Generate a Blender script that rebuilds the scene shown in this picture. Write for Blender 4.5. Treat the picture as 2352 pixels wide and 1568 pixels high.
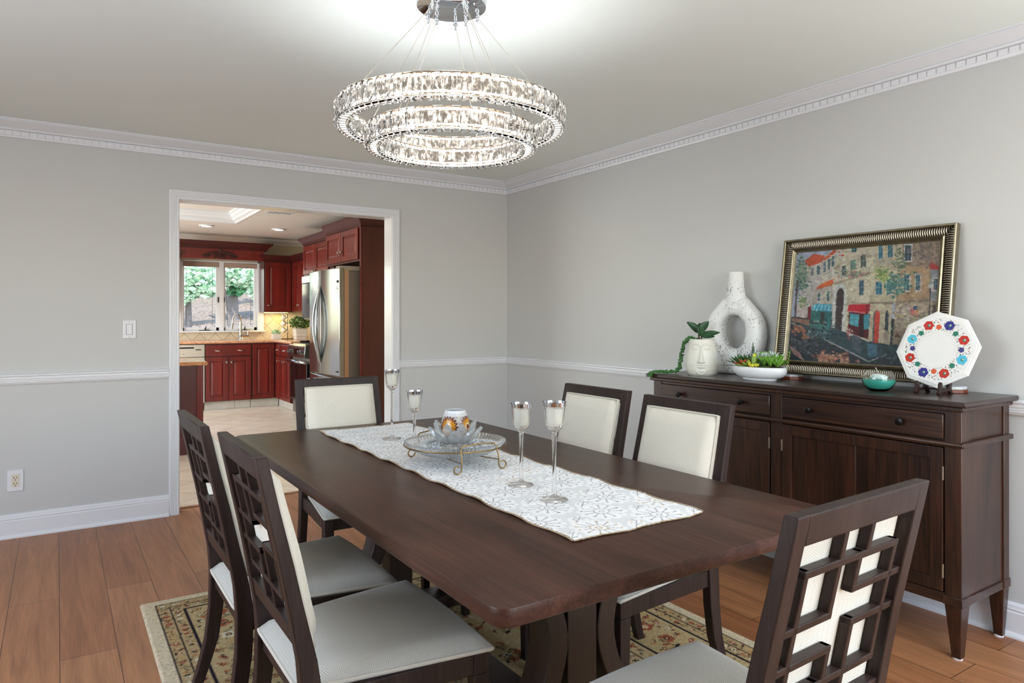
import bpy, bmesh, math, random
import numpy as np
from mathutils import Matrix, Vector
random.seed(7); RNG = np.random.default_rng(11)
for o in list(bpy.data.objects): bpy.data.objects.remove(o)
SC = bpy.context.scene; COL = SC.collection
PI = math.pi

# ---------------------------------------------------------------- camera, world, light, exposure
F_PX, HY, YAW = 1590.69, 730.07, math.radians(33.3259)
cam = bpy.data.cameras.new('camera'); cam_o = bpy.data.objects.new('camera', cam); COL.objects.link(cam_o)
cam.sensor_width = 36.0; cam.lens = 36.0*F_PX/2352; cam.shift_y = -(784-HY)/2352; cam.clip_start = .05
cam_o.location = (-3.2401, -5.0069, 1.2877); cam_o.rotation_euler = (PI/2, 0, -YAW)
SC.camera = cam_o
vs = SC.view_settings
vs.view_transform = 'Standard'; vs.look = 'None'; vs.gamma = 1; vs.use_curve_mapping = False; vs.exposure = -0.25

world = bpy.data.worlds.new('world'); SC.world = world; world.use_nodes = True
wn = world.node_tree.nodes; wl = world.node_tree.links
sky = wn.new('ShaderNodeTexSky'); sky.sky_type = 'NISHITA'; sky.sun_disc = False
sky.sun_elevation = math.radians(50); sky.sun_rotation = math.radians(200); sky.air_density = 1.2
wl.new(sky.outputs[0], wn['Background'].inputs[0]); wn['Background'].inputs[1].default_value = 0.9

def lamp(name, kind, loc, rot, energy, color=(1, 1, 1), **kw):
    d = bpy.data.lights.new(name, kind); d.energy = energy; d.color = color
    for k, v in kw.items(): setattr(d, k, v)
    o = bpy.data.objects.new(name, d); COL.objects.link(o); o.location = loc; o.rotation_euler = rot; o['kind'] = 'helper'
    return o
lamp('sun', 'SUN', (0, 20, 30), (math.radians(38), 0, math.radians(-25)), 7.0, (1, .96, .88), angle=.02)
# daylight through the dining room's windows (front wall behind the camera, left wall)
lamp('front_window_daylight', 'AREA', (-1.55, -6.72, 1.45), (PI/2, 0, 0), 44, (.84, .94, 1.08), shape='RECTANGLE', size=2.4, size_y=1.75)
lamp('left_window_daylight', 'AREA', (-5.02, -3.0, 1.45), (PI/2, 0, -PI/2), 52, (.86, .95, 1.08), shape='RECTANGLE', size=1.8, size_y=1.5)
# unseen fill lights added behind the camera: one up at the ceiling, one down
lamp('uplight_fill', 'AREA', (-.7, -5.6, 1.15), (PI, 0, 0), 34, (.95, 1, .98), shape='DISK', size=.6)
lamp('overhead_fill', 'AREA', (-1.9, -5.5, 2.40), (0, 0, 0), 24, (.93, .97, 1.03), shape='DISK', size=.9)
# daylight through the kitchen's side window and patio door
lamp('kitchen_side_daylight', 'AREA', (-4.55, 3.2, 1.35), (PI/2, 0, -PI/2), 130, (.95, 1, .98), shape='RECTANGLE', size=2.6, size_y=1.7)

# ---------------------------------------------------------------- helpers
def S(*c):
    if len(c) == 1: c = c[0]
    return tuple(((x/255)/12.92 if x/255 <= .04045 else ((x/255+.055)/1.055)**2.4) for x in c)

class G:
    """collects vertices and faces, then links them as one mesh object"""
    def __init__(s): s.v = []; s.f = []; s.m = Matrix.Identity(4)
    def at(s, x=0, y=0, z=0, rz=0, rx=0, ry=0):
        s.m = Matrix.Translation((x, y, z)) @ Matrix.Rotation(rz, 4, 'Z') @ Matrix.Rotation(ry, 4, 'Y') @ Matrix.Rotation(rx, 4, 'X'); return s
    def mat(s, m): s.m = m; return s
    def add(s, vs, fs):
        b = len(s.v); s.v += [tuple(s.m @ Vector(p)) for p in vs]; s.f += [tuple(b+i for i in f) for f in fs]; return s
    def box(s, x0, x1, y0, y1, z0, z1):
        x0, x1 = min(x0, x1), max(x0, x1); y0, y1 = min(y0, y1), max(y0, y1); z0, z1 = min(z0, z1), max(z0, z1)
        return s.add([(x0,y0,z0),(x1,y0,z0),(x1,y1,z0),(x0,y1,z0),(x0,y0,z1),(x1,y0,z1),(x1,y1,z1),(x0,y1,z1)],
                     [(0,3,2,1),(4,5,6,7),(0,1,5,4),(1,2,6,5),(2,3,7,6),(3,0,4,7)])
    def taper(s, x0, x1, y0, y1, z0, z1, k, ax=.5, ay=.5):
        """box whose bottom (z0) is scaled by k about the point (ax, ay) of the top"""
        cx = x0+(x1-x0)*ax; cy = y0+(y1-y0)*ay; q = lambda a, c: c+(a-c)*k
        return s.add([(q(x0,cx),q(y0,cy),z0),(q(x1,cx),q(y0,cy),z0),(q(x1,cx),q(y1,cy),z0),(q(x0,cx),q(y1,cy),z0),
                      (x0,y0,z1),(x1,y0,z1),(x1,y1,z1),(x0,y1,z1)],
                     [(0,3,2,1),(4,5,6,7),(0,1,5,4),(1,2,6,5),(2,3,7,6),(3,0,4,7)])
    def loft(s, rings, closed=True, caps=True):
        n = len(rings[0]); vs = [p for r in rings for p in r]; fs = []
        for i in range(len(rings)-1):
            for j in range(n if closed else n-1):
                a = i*n+j; b = i*n+(j+1) % n; fs.append((a, b, b+n, a+n))
        if caps and closed:
            fs.append(tuple(range(n-1, -1, -1))); k = (len(rings)-1)*n; fs.append(tuple(range(k, k+n)))
        return s.add(vs, fs)
    def prism(s, poly, axis, a, b):
        """poly (2d) extruded along axis from a to b; axis x: poly=(y,z), y: (x,z), z: (x,y)"""
        q = {'x': lambda p, t: (t, p[0], p[1]), 'y': lambda p, t: (p[0], t, p[1]), 'z': lambda p, t: (p[0], p[1], t)}[axis]
        return s.loft([[q(p, a) for p in poly], [q(p, b) for p in poly]])
    def lathe(s, prof, n=32, c=(0, 0, 0), close=False, caps=True):
        rings = [[(c[0]+max(r, 1e-5)*math.cos(2*PI*j/n), c[1]+max(r, 1e-5)*math.sin(2*PI*j/n), c[2]+z) for j in range(n)] for r, z in prof]
        if close: rings.append(rings[0])
        return s.loft(rings, caps=caps and not close)
    def tube(s, pts, r, n=8, closed=False):
        P = [Vector(p) for p in pts]; m = len(P); R = r if isinstance(r, (list, tuple)) else [r]*m
        rings = []; up = None
        for i in range(m):
            a = P[(i-1) % m] if (closed or i) else P[0]; b = P[(i+1) % m] if (closed or i < m-1) else P[-1]
            t = (b-a).normalized()
            if up is None: up = Vector((0, 0, 1)) if abs(t.z) < .9 else Vector((1, 0, 0))
            u = (up-t*up.dot(t)).normalized(); up = u; w = t.cross(u)
            rings.append([tuple(P[i]+(u*math.cos(2*PI*j/n)+w*math.sin(2*PI*j/n))*R[i]) for j in range(n)])
        if closed: rings.append(rings[0])
        return s.loft(rings, caps=not closed)
    def sphere(s, c, r, n=12, k=8, sq=(1, 1, 1)):
        rings = []
        for i in range(k+1):
            a = -PI/2+PI*i/k; rr = max(math.cos(a), .002)*r
            rings.append([(c[0]+rr*math.cos(2*PI*j/n)*sq[0], c[1]+rr*math.sin(2*PI*j/n)*sq[1], c[2]+r*math.sin(a)*sq[2]) for j in range(n)])
        return s.loft(rings)
    def sheet(s, rows):
        return s.loft(rows, closed=False, caps=False)
    def build(s, name, mat, parent=None, bevel=0, smooth=None, sub=0, solid=0, local=False, kind=None, segs=2, label=None):
        off = Vector((0, 0, 0))
        if parent is not None and not local:
            p = parent
            while p is not None: off += p.location; p = p.parent
        me = bpy.data.meshes.new(name); me.from_pydata([tuple(Vector(v)-off) for v in s.v], [], s.f)
        bm = bmesh.new(); bm.from_mesh(me); bmesh.ops.recalc_face_normals(bm, faces=bm.faces); bm.to_mesh(me); bm.free()
        me.materials.append(mat)
        o = bpy.data.objects.new(name, me); COL.objects.link(o)
        if parent is not None: o.parent = parent
        if solid:
            m = o.modifiers.new('s', 'SOLIDIFY'); m.thickness = solid; m.offset = 0
        if bevel:
            m = o.modifiers.new('b', 'BEVEL'); m.width = bevel; m.segments = segs; m.limit_method = 'ANGLE'; m.angle_limit = math.radians(40)
        if sub:
            m = o.modifiers.new('u', 'SUBSURF'); m.levels = sub; m.render_levels = sub
        if smooth is None: smooth = 30
        if smooth:
            for p in me.polygons: p.use_smooth = True
            try: me.set_sharp_from_angle(angle=math.radians(smooth))
            except Exception: pass
        if kind: o['kind'] = kind
        if label: o['label'] = label
        return o

def tag(o, label, cat, group=None, kind=None):
    o['label'] = label; o['category'] = cat
    if group: o['group'] = group
    if kind: o['kind'] = kind
    return o
def thing(name, loc, label, cat, group=None, rz=0):
    o = bpy.data.objects.new(name, None); COL.objects.link(o); o.location = loc; o.rotation_euler = (0, 0, rz); o.empty_display_size = .1
    return tag(o, label, cat, group)
def copy_tree(o, parent=None):
    c = o.copy(); COL.objects.link(c)
    if parent is not None: c.parent = parent
    for ch in list(o.children): copy_tree(ch, c)
    return c
def grid_mesh(name, P, mat, col=None, parent=None, local=True):
    """P: (h, w, 3) array of points, col: (h, w, 3) linear colours"""
    h, w = P.shape[:2]; me = bpy.data.meshes.new(name)
    me.vertices.add(h*w); me.vertices.foreach_set('co', P.reshape(-1).astype(np.float32))
    i = np.arange(h*w).reshape(h, w); q = np.stack([i[:-1, :-1], i[:-1, 1:], i[1:, 1:], i[1:, :-1]], -1).reshape(-1, 4)
    me.loops.add(q.size); me.loops.foreach_set('vertex_index', q.reshape(-1).astype(np.int32))
    me.polygons.add(len(q)); me.polygons.foreach_set('loop_start', (np.arange(len(q))*4).astype(np.int32))
    me.polygons.foreach_set('loop_total', np.full(len(q), 4, np.int32)); me.update(calc_edges=True)
    me.polygons.foreach_set('use_smooth', np.ones(len(q), bool))
    if col is not None:
        a = me.color_attributes.new('Col', 'FLOAT_COLOR', 'POINT')
        a.data.foreach_set('color', np.concatenate([col, np.ones((h, w, 1))], -1).reshape(-1).astype(np.float32))
    me.materials.append(mat); o = bpy.data.objects.new(name, me); COL.objects.link(o)
    if parent is not None: o.parent = parent
    return o

# ---------------------------------------------------------------- materials
MATS = {}
def nodes(name):
    m = bpy.data.materials.new(name); m.use_nodes = True; nt = m.node_tree; MATS[name] = m
    return m, nt, nt.nodes, nt.links, nt.nodes['Principled BSDF']
def mapping(N, L, scale=(1, 1, 1), rot=(0, 0, 0), out='Object'):
    tc = N.new('ShaderNodeTexCoord'); mp = N.new('ShaderNodeMapping'); mp.inputs['Scale'].default_value = scale; mp.inputs['Rotation'].default_value = rot
    L.new(tc.outputs[out], mp.inputs[0]); return mp.outputs[0]
def noise(N, L, vec, scale, detail=4, rough=.55, dist=0):
    n = N.new('ShaderNodeTexNoise'); n.inputs['Scale'].default_value = scale; n.inputs['Detail'].default_value = detail
    n.inputs['Roughness'].default_value = rough; n.inputs['Distortion'].default_value = dist; L.new(vec, n.inputs['Vector']); return n.outputs['Fac']
def ramp(N, L, fac, stops):
    r = N.new('ShaderNodeValToRGB'); e = r.color_ramp.elements
    while len(e) < len(stops): e.new(.5)
    for el, (p, c) in zip(e, stops): el.position = p; el.color = (*c, 1)
    L.new(fac, r.inputs[0]); return r.outputs[0]
def bump(N, L, B, h, strength, dist=.002):
    b = N.new('ShaderNodeBump'); b.inputs['Strength'].default_value = strength; b.inputs['Distance'].default_value = dist
    L.new(h, b.inputs['Height']); L.new(b.outputs[0], B.inputs['Normal'])
def math_(N, L, op, a, b=None):
    n = N.new('ShaderNodeMath'); n.operation = op
    for i, x in enumerate((a, b)):
        if x is None: continue
        if isinstance(x, (int, float)): n.inputs[i].default_value = x
        else: L.new(x, n.inputs[i])
    return n.outputs[0]
def pbr(name, col, rough=.5, metal=0, spec=.5, var=0, vscale=8, bmp=0, bscale=200, trans=0, ior=1.5, coat=0, sss=0, emit=0, ecol=None, sheen=0):
    m, nt, N, L, B = nodes(name); col = S(col)
    B.inputs['Base Color'].default_value = (*col, 1); B.inputs['Roughness'].default_value = rough; B.inputs['Metallic'].default_value = metal
    B.inputs['Specular IOR Level'].default_value = spec; B.inputs['Transmission Weight'].default_value = trans; B.inputs['IOR'].default_value = ior
    B.inputs['Coat Weight'].default_value = coat; B.inputs['Subsurface Weight'].default_value = sss; B.inputs['Sheen Weight'].default_value = sheen
    if sss: B.inputs['Subsurface Radius'].default_value = (.01, .008, .006)
    if emit: B.inputs['Emission Color'].default_value = (*(S(ecol) if ecol else col), 1); B.inputs['Emission Strength'].default_value = emit
    if var or bmp: v = mapping(N, L)
    if var:
        f = noise(N, L, v, vscale); L.new(ramp(N, L, f, [(.25, tuple(c*(1-var) for c in col)), (.75, tuple(min(1, c*(1+var)) for c in col))]), B.inputs['Base Color'])
    if bmp: bump(N, L, B, noise(N, L, v, bscale, 3), bmp)
    return m
def wood(name, dark, light, axis='z', scale=14, rough=.4, coat=0, streak=12, pore=.25, big=.35, spec=.5):
    m, nt, N, L, B = nodes(name)
    k = {'x': 0, 'y': 1, 'z': 2}[axis]; sc = [1, 1, 1]; sc[k] = 1/streak
    v = mapping(N, L, sc); f = noise(N, L, v, scale, 5, .6, 1.2)
    sc2 = [1, 1, 1]; sc2[k] = 1/40; v2 = mapping(N, L, sc2); g = noise(N, L, v2, scale*14, 2, .5)
    v3 = mapping(N, L, (1, 1, 1)); h = noise(N, L, v3, 2.2, 2)
    c1 = ramp(N, L, f, [(.3, S(dark)), (.7, S(light))])
    mx = N.new('ShaderNodeMix'); mx.data_type = 'RGBA'; mx.blend_type = 'MULTIPLY'; mx.inputs['Factor'].default_value = pore
    L.new(c1, mx.inputs['A']); L.new(ramp(N, L, g, [(.35, (.25, .25, .25)), (.6, (1.15, 1.15, 1.15))]), mx.inputs['B'])
    mx2 = N.new('ShaderNodeMix'); mx2.data_type = 'RGBA'; mx2.blend_type = 'MULTIPLY'; mx2.inputs['Factor'].default_value = big
    L.new(mx.outputs['Result'], mx2.inputs['A']); L.new(ramp(N, L, h, [(.3, (.6, .6, .6)), (.7, (1.3, 1.3, 1.3))]), mx2.inputs['B'])
    L.new(mx2.outputs['Result'], B.inputs['Base Color']); B.inputs['Roughness'].default_value = rough; B.inputs['Specular IOR Level'].default_value = spec; B.inputs['Coat Weight'].default_value = coat; B.inputs['Coat Roughness'].default_value = .2
    bump(N, L, B, g, .06, .0006); return m
def fabric(name, c1, c2, ua, va, period=.0075, contrast=1):
    """herringbone weave in the object's own coordinates"""
    m, nt, N, L, B = nodes(name)
    tc = N.new('ShaderNodeTexCoord'); sp = N.new('ShaderNodeSeparateXYZ'); L.new(tc.outputs['Object'], sp.inputs[0])
    u = math_(N, L, 'MULTIPLY', sp.outputs[ua], 1/period); v = math_(N, L, 'MULTIPLY', sp.outputs[va], 1/period)
    zig = math_(N, L, 'PINGPONG', math_(N, L, 'MULTIPLY', u, .55), 1.0)
    w = math_(N, L, 'SINE', math_(N, L, 'MULTIPLY', math_(N, L, 'ADD', v, math_(N, L, 'MULTIPLY', zig, 1.6)), 2*PI))
    fac = math_(N, L, 'ADD', math_(N, L, 'MULTIPLY', w, .5*contrast), .5)
    L.new(ramp(N, L, fac, [(.15, S(c1)), (.75, S(c2))]), B.inputs['Base Color'])
    B.inputs['Roughness'].default_value = .95; B.inputs['Specular IOR Level'].default_value = .1; B.inputs['Sheen Weight'].default_value = .15
    bump(N, L, B, fac, .35, .0008); return m
def vcol(name, rough=.9, spec=.2, nscale=0, namt=.15, bmp=0, bscale=400, coat=0):
    m, nt, N, L, B = nodes(name); a = N.new('ShaderNodeVertexColor'); a.layer_name = 'Col'; out = a.outputs[0]
    if nscale:
        v = mapping(N, L); f = noise(N, L, v, nscale, 4)
        mx = N.new('ShaderNodeMix'); mx.data_type = 'RGBA'; mx.blend_type = 'MULTIPLY'; mx.inputs['Factor'].default_value = 1
        L.new(out, mx.inputs['A']); L.new(ramp(N, L, f, [(.3, (1-namt,)*3), (.7, (1+namt,)*3)]), mx.inputs['B']); out = mx.outputs['Result']
    L.new(out, B.inputs['Base Color']); B.inputs['Roughness'].default_value = rough; B.inputs['Specular IOR Level'].default_value = spec; B.inputs['Coat Weight'].default_value = coat
    if bmp: bump(N, L, B, noise(N, L, mapping(N, L), bscale, 2), bmp)
    return m
def glass(name, col=(255, 255, 255), rough=0, ior=1.5):
    return pbr(name, col, rough, trans=1, ior=ior)
def leafmat(name, col, var=.3, rough=.45, tr=.25):
    m = pbr(name, col, rough, var=var, vscale=25); B = m.node_tree.nodes['Principled BSDF']
    return m

W_WALL = pbr('wall_paint', (203, 203, 201), .6, spec=.3, bmp=.04, bscale=350)
W_CEIL = pbr('ceiling_paint', (238, 244, 240), .8, spec=.2)
W_TRIM = pbr('white_trim_paint', (231, 232, 235), .32, spec=.5)
CHAIR_W = wood('espresso_chair_wood', (40, 29, 26), (60, 46, 41), 'z', 22, .42, 0, spec=.25)
TABLE_W = wood('espresso_table_wood', (54, 33, 26), (86, 56, 44), 'y', 12, .36, 0, streak=14, pore=.34, spec=.22)
TABLE_LEG = wood('espresso_pedestal_wood', (42, 28, 24), (62, 43, 36), 'z', 14, .4, .1)
SB_V = wood('walnut_stain_vertical', (32, 18, 13), (74, 42, 28), 'z', 13, .33, .2, streak=8, pore=.65)
SB_H = wood('walnut_stain_horizontal', (34, 19, 13), (80, 46, 31), 'x', 13, .33, .2, streak=10, pore=.65)
SB_TOP = wood('walnut_stain_top', (44, 31, 26), (62, 45, 38), 'x', 12, .30, .15, streak=14, pore=.3)
CHERRY = wood('cherry_cabinet_wood', (84, 19, 14), (122, 31, 20), 'z', 8, .36, .08, streak=8, pore=.15, big=.3)
CHERRY_D = wood('dark_cherry_panel_wood', (70, 26, 23), (88, 34, 30), 'z', 8, .4, .2, streak=8, pore=.2, big=.25)
CHERRY_C = wood('cherry_molding_wood', (56, 14, 12), (80, 20, 16), 'x', 8, .42, 0, streak=8, pore=.15, big=.2)
CARVE = pbr('carved_dark_wood', (56, 30, 22), .45)
FAB_S = fabric('seat_fabric', (166, 160, 150), (208, 204, 194), 0, 1, .0046)
FAB_B = fabric('back_fabric', (204, 195, 179), (235, 228, 214), 0, 2, .0046)
PIPE = pbr('fabric_piping', (208, 200, 186), .95, spec=.1, bmp=.5, bscale=600)
STEEL = pbr('brushed_steel', (166, 170, 172), .16, 1)
STEEL_D = pbr('fridge_side_grey', (116, 108, 98), .45, .3)
CHROME = pbr('chrome', (215, 217, 220), .06, 1)
NICKEL = pbr('satin_nickel', (205, 200, 192), .2, 1)
BLACKM = pbr('black_glass', (18, 10, 10), .08, spec=.6)
DARKMETAL = pbr('dark_bronze_metal', (52, 48, 46), .3, .9)
BRASS = pbr('antique_brass', (148, 122, 82), .3, 1)
GLASS = glass('clear_glass', ior=1.38)
WAX = pbr('cream_wax', (236, 230, 216), .5, sss=.15)
BLACKP = pbr('black_plastic', (26, 24, 24), .4)
WPLAST = pbr('white_plastic', (228, 228, 230), .35)
IVORY = pbr('ivory_plastic', (226, 216, 192), .35)
# ---------------------------------------------------------------- room shell
def floor_wood():
    m, nt, N, L, B = nodes('oak_plank_floor')
    v = mapping(N, L, rot=(0, 0, PI/2))
    br = N.new('ShaderNodeTexBrick'); L.new(v, br.inputs['Vector']); br.offset = .37; br.offset_frequency = 2
    for k, x in (('Scale', 1), ('Mortar Size', .0016), ('Mortar Smooth', .1), ('Bias', 0), ('Brick Width', 1.9), ('Row Height', .19)): br.inputs[k].default_value = x
    br.inputs['Color1'].default_value = (*S(156, 102, 66), 1); br.inputs['Color2'].default_value = (*S(174, 121, 82), 1); br.inputs['Mortar'].default_value = (*S(92, 58, 38), 1)
    g = noise(N, L, mapping(N, L, (1, 1/14, 1)), 16, 5, .6, 1.5); g2 = noise(N, L, mapping(N, L, (1, 1/30, 1)), 150, 2)
    mx = N.new('ShaderNodeMix'); mx.data_type = 'RGBA'; mx.blend_type = 'MULTIPLY'; mx.inputs['Factor'].default_value = 1
    L.new(br.outputs['Color'], mx.inputs['A']); L.new(ramp(N, L, g, [(.3, (.74, .70, .66)), (.62, (1.08, 1.08, 1.08))]), mx.inputs['B'])
    mx2 = N.new('ShaderNodeMix'); mx2.data_type = 'RGBA'; mx2.blend_type = 'MULTIPLY'; mx2.inputs['Factor'].default_value = .35
    L.new(mx.outputs['Result'], mx2.inputs['A']); L.new(ramp(N, L, g2, [(.35, (.7, .68, .66)), (.6, (1.1, 1.1, 1.1))]), mx2.inputs['B'])
    L.new(mx2.outputs['Result'], B.inputs['Base Color']); B.inputs['Roughness'].default_value = .42; B.inputs['Specular IOR Level'].default_value = .4
    bump(N, L, B, br.outputs['Fac'], -.2, .001); return m
def tile(name, c1, c2, mortar, size, rot, rough=.3, plane='xy', var=.1):
    m, nt, N, L, B = nodes(name)
    v = mapping(N, L, rot={'xy': (0, 0, rot), 'xz': (PI/2, 0, 0)}[plane])
    if plane == 'xz':
        mp = N.new('ShaderNodeMapping'); mp.inputs['Rotation'].default_value = (0, 0, rot); L.new(v, mp.inputs[0]); v = mp.outputs[0]
    br = N.new('ShaderNodeTexBrick'); L.new(v, br.inputs['Vector']); br.offset = 0
    for k, x in (('Scale', 1), ('Mortar Size', .003), ('Mortar Smooth', .1), ('Bias', 0), ('Brick Width', size), ('Row Height', size)): br.inputs[k].default_value = x
    br.inputs['Color1'].default_value = (*S(c1), 1); br.inputs['Color2'].default_value = (*S(c2), 1); br.inputs['Mortar'].default_value = (*S(mortar), 1)
    f = noise(N, L, mapping(N, L), 6, 4)
    mx = N.new('ShaderNodeMix'); mx.data_type = 'RGBA'; mx.blend_type = 'MULTIPLY'; mx.inputs['Factor'].default_value = 1
    L.new(br.outputs['Color'], mx.inputs['A']); L.new(ramp(N, L, f, [(.3, (1-var,)*3), (.7, (1+var*.6,)*3)]), mx.inputs['B'])
    L.new(mx.outputs['Result'], B.inputs['Base Color']); B.inputs['Roughness'].default_value = rough
    bump(N, L, B, br.outputs['Fac'], -.3, .002); return m
FLOOR_W = floor_wood()
TILE_F = tile('beige_floor_tile', (232, 216, 198), (238, 224, 206), (184, 164, 142), .33, PI/4, .25)
TILE_B = tile('beige_backsplash_tile', (212, 198, 172), (220, 206, 180), (150, 134, 112), .15, PI/4, .35, 'xz')
STRUCT = 'structure'
DX0, DX1, DZ = -2.567, -1.068, 2.066       # doorway
RX0, RY0, CZ = -5.0, -6.6, 2.44            # dining room
KX0, KX1, KY1, KZ = -4.5, .10, 6.0, 2.50   # kitchen
WX0, WX1, WZ0, WZ1 = -1.735, -.652, 1.10, 2.135   # kitchen window hole

G().box(RX0-.12, .12, RY0-.12, .14, -.1, 0).build('floor', FLOOR_W, kind=STRUCT)
G().box(KX0-.12, KX1+.12, .14, KY1+.12, -.1, 0).build('floor_kitchen', TILE_F, kind=STRUCT)
G().box(RX0-.12, .12, RY0-.12, .12, CZ, CZ+.1).build('ceiling', W_CEIL, kind=STRUCT)
g = G(); g.box(RX0, DX0, 0, .12, 0, CZ).box(DX1, .12, 0, .12, 0, CZ).box(DX0, DX1, 0, .12, DZ, CZ); g.build('wall_back', W_WALL, kind=STRUCT, smooth=0)
G().box(0, .12, RY0-.12, 0, 0, CZ).build('wall_right', W_WALL, kind=STRUCT)
def holed(name, mat, axis, t0, t1, a0, a1, z1, ha0, ha1, hz0, hz1):
    g = G()
    for (p0, p1, q0, q1) in ((a0, ha0, 0, z1), (ha1, a1, 0, z1), (ha0, ha1, 0, hz0), (ha0, ha1, hz1, z1)):
        g.box(p0, p1, t0, t1, q0, q1) if axis == 'y' else g.box(t0, t1, p0, p1, q0, q1)
    return g.build(name, mat, kind=STRUCT, smooth=0)
holed('wall_front', W_WALL, 'y', RY0-.12, RY0, RX0, 0, CZ, -2.75, -.35, .55, 2.3)
holed('wall_left', W_WALL, 'x', RX0-.02, RX0, RY0, 0, CZ, -3.9, -2.1, .7, 2.2)
K_WALL = pbr('kitchen_wall_paint', (206, 190, 160), .6)
K_CEIL = pbr('kitchen_ceiling_paint', (228, 220, 212), .7)
holed('wall_kitchen_back', K_WALL, 'y', KY1, KY1+.12, -2.45, KX1+.12, KZ, WX0, WX1, WZ0, WZ1)
holed('wall_kitchen_back.001', K_WALL, 'y', KY1, KY1+.12, KX0, -2.45, KZ, -4.2, -2.75, .15, 2.15)
G().box(KX1, KX1+.12, .12, KY1, 0, KZ).build('wall_kitchen_right', K_WALL, kind=STRUCT)
holed('wall_kitchen_left', K_WALL, 'x', KX0-.02, KX0, .12, KY1, KZ, 1.9, 4.5, .5, 2.2)
G().box(KX0-.5, DX0-.6, .121, .13, 0, KZ).box(DX1+.6, KX1, .121, .13, 0, KZ).box(KX0, KX1, .121, .13, CZ-.2, KZ+.1).build('wall_kitchen_front', K_WALL, kind=STRUCT)
# kitchen ceiling with a raised tray
TX0, TX1, TY0, TY1 = -3.6, -1.345, 1.1, 4.28
G().box(KX0, TX0, .12, KY1, KZ, KZ+.3).box(TX1, KX1+.1, .12, KY1, KZ, KZ+.3).box(TX0, TX1, .12, TY0, KZ, KZ+.3).box(TX0, TX1, TY1, KY1, KZ, KZ+.3) \
    .box(TX0, TX1, TY0, TY1, KZ+.12, KZ+.3).build('ceiling_kitchen', K_CEIL, kind=STRUCT, smooth=0)

# trims run along a wall: profile (o = distance from the wall, z)
def run(g, prof, wall, a, b):
    if wall == 'back': g.loft([[(t, -o, z) for o, z in prof] for t in (a, b)])
    elif wall == 'right': g.loft([[(-o, t, z) for o, z in prof] for t in (a, b)])
    elif wall == 'left': g.loft([[(RX0+o, t, z) for o, z in prof] for t in (a, b)])
    else: g.loft([[(t, RY0+o, z) for o, z in prof] for t in (a, b)])
CROWN = [(0, 2.345), (.012, 2.345), (.016, 2.354), (.016, 2.384), (.030, 2.386), (.034, 2.394), (.030, 2.398), (.040, 2.402), (.058, 2.412), (.078, 2.424), (.086, 2.428), (.086, 2.433), (.100, 2.433), (.100, 2.4405), (0, 2.4405)]
RAIL = [(0, .896), (.012, .897), (.016, .904), (.020, .910), (.017, .914), (.021, .919), (.018, .923), (.022, .929), (.022, .938), (.019, .941), (.028, .947), (.028, .954), (.022, .957), (0, .958)]
BASE = [(0, 0), (.030, 0), (.030, .008), (.022, .020), (.018, .021), (.018, .100), (.014, .105), (.017, .112), (.013, .120), (.013, .128), (.007, .136), (0, .138)]
CW = .062   # casing width
n = 0
for wall, L0, L1, cuts in (('back', RX0, 0, 1), ('right', RY0, 0, 0), ('left', RY0, 0, 0), ('front', RX0, 0, 0)):
    n += 1; g = G(); run(g, CROWN, wall, L0, L1)
    if wall in ('back', 'right'):
        t = -.02
        while t > -4.6:
            if wall == 'back': g.box(t-.0335, t, -.0215, -.010, 2.357, 2.382)
            else: g.box(-.0215, -.010, t-.0335, t, 2.357, 2.382)
            t -= .0395
    g.build('trim_%d' % n, W_TRIM, kind=STRUCT)
    n += 1; g = G()
    if cuts: run(g, RAIL, wall, L0, DX0-CW); run(g, RAIL, wall, DX1+CW, L1)
    elif wall == 'right': run(g, RAIL, wall, L0, L1)
    else: run(g, RAIL, wall, L0, L0+.9)
    g.build('trim_%d' % n, W_TRIM, kind=STRUCT)
    g = G()
    if cuts: run(g, BASE, wall, L0, DX0-CW); run(g, BASE, wall, DX1+CW, L1)
    else: run(g, BASE, wall, L0, L1)
    g.build('baseboard_%s' % wall, W_TRIM, kind=STRUCT)
# cased opening: reeded casing (profile across the width), jamb lining
CAS = [(0, 0), (0, .014), (.006, .018), (.016, .018), (.019, .014), (.022, .018), (.029, .018), (.032, .014), (.035, .018), (.042, .018), (.045, .014), (.048, .018), (.056, .018), (CW, .014), (CW, 0)]
g = G()
for side in (0, 1):
    rings = []
    X = (lambda w: DX0-w) if side == 0 else (lambda w: DX1+w)
    g.loft([[(X(w), -d, 0) for w, d in CAS], [(X(w), -d, DZ+w) for w, d in CAS]])
g.loft([[(DX0-w, -d, DZ+w) for w, d in CAS], [(DX1+w, -d, DZ+w) for w, d in CAS]])
n += 1; g.build('trim_%d' % n, W_TRIM, kind=STRUCT)
JAMB = pbr('gloss_white_jamb_paint', (232, 232, 232), .16, spec=.6)
n += 1; G().box(DX0-.004, DX0+.002, -.002, .135, 0, DZ).box(DX1-.002, DX1+.004, -.002, .135, 0, DZ).box(DX0, DX1, -.002, .135, DZ-.002, DZ+.003).build('trim_%d' % n, JAMB, kind=STRUCT, smooth=0)
n += 1; G().box(DX0, DX1, .125, .165, 0, .006).build('trim_%d' % n, wood('oak_threshold', (140, 96, 66), (170, 122, 88), 'x', 12, .4), kind=STRUCT, bevel=.003)
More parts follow.
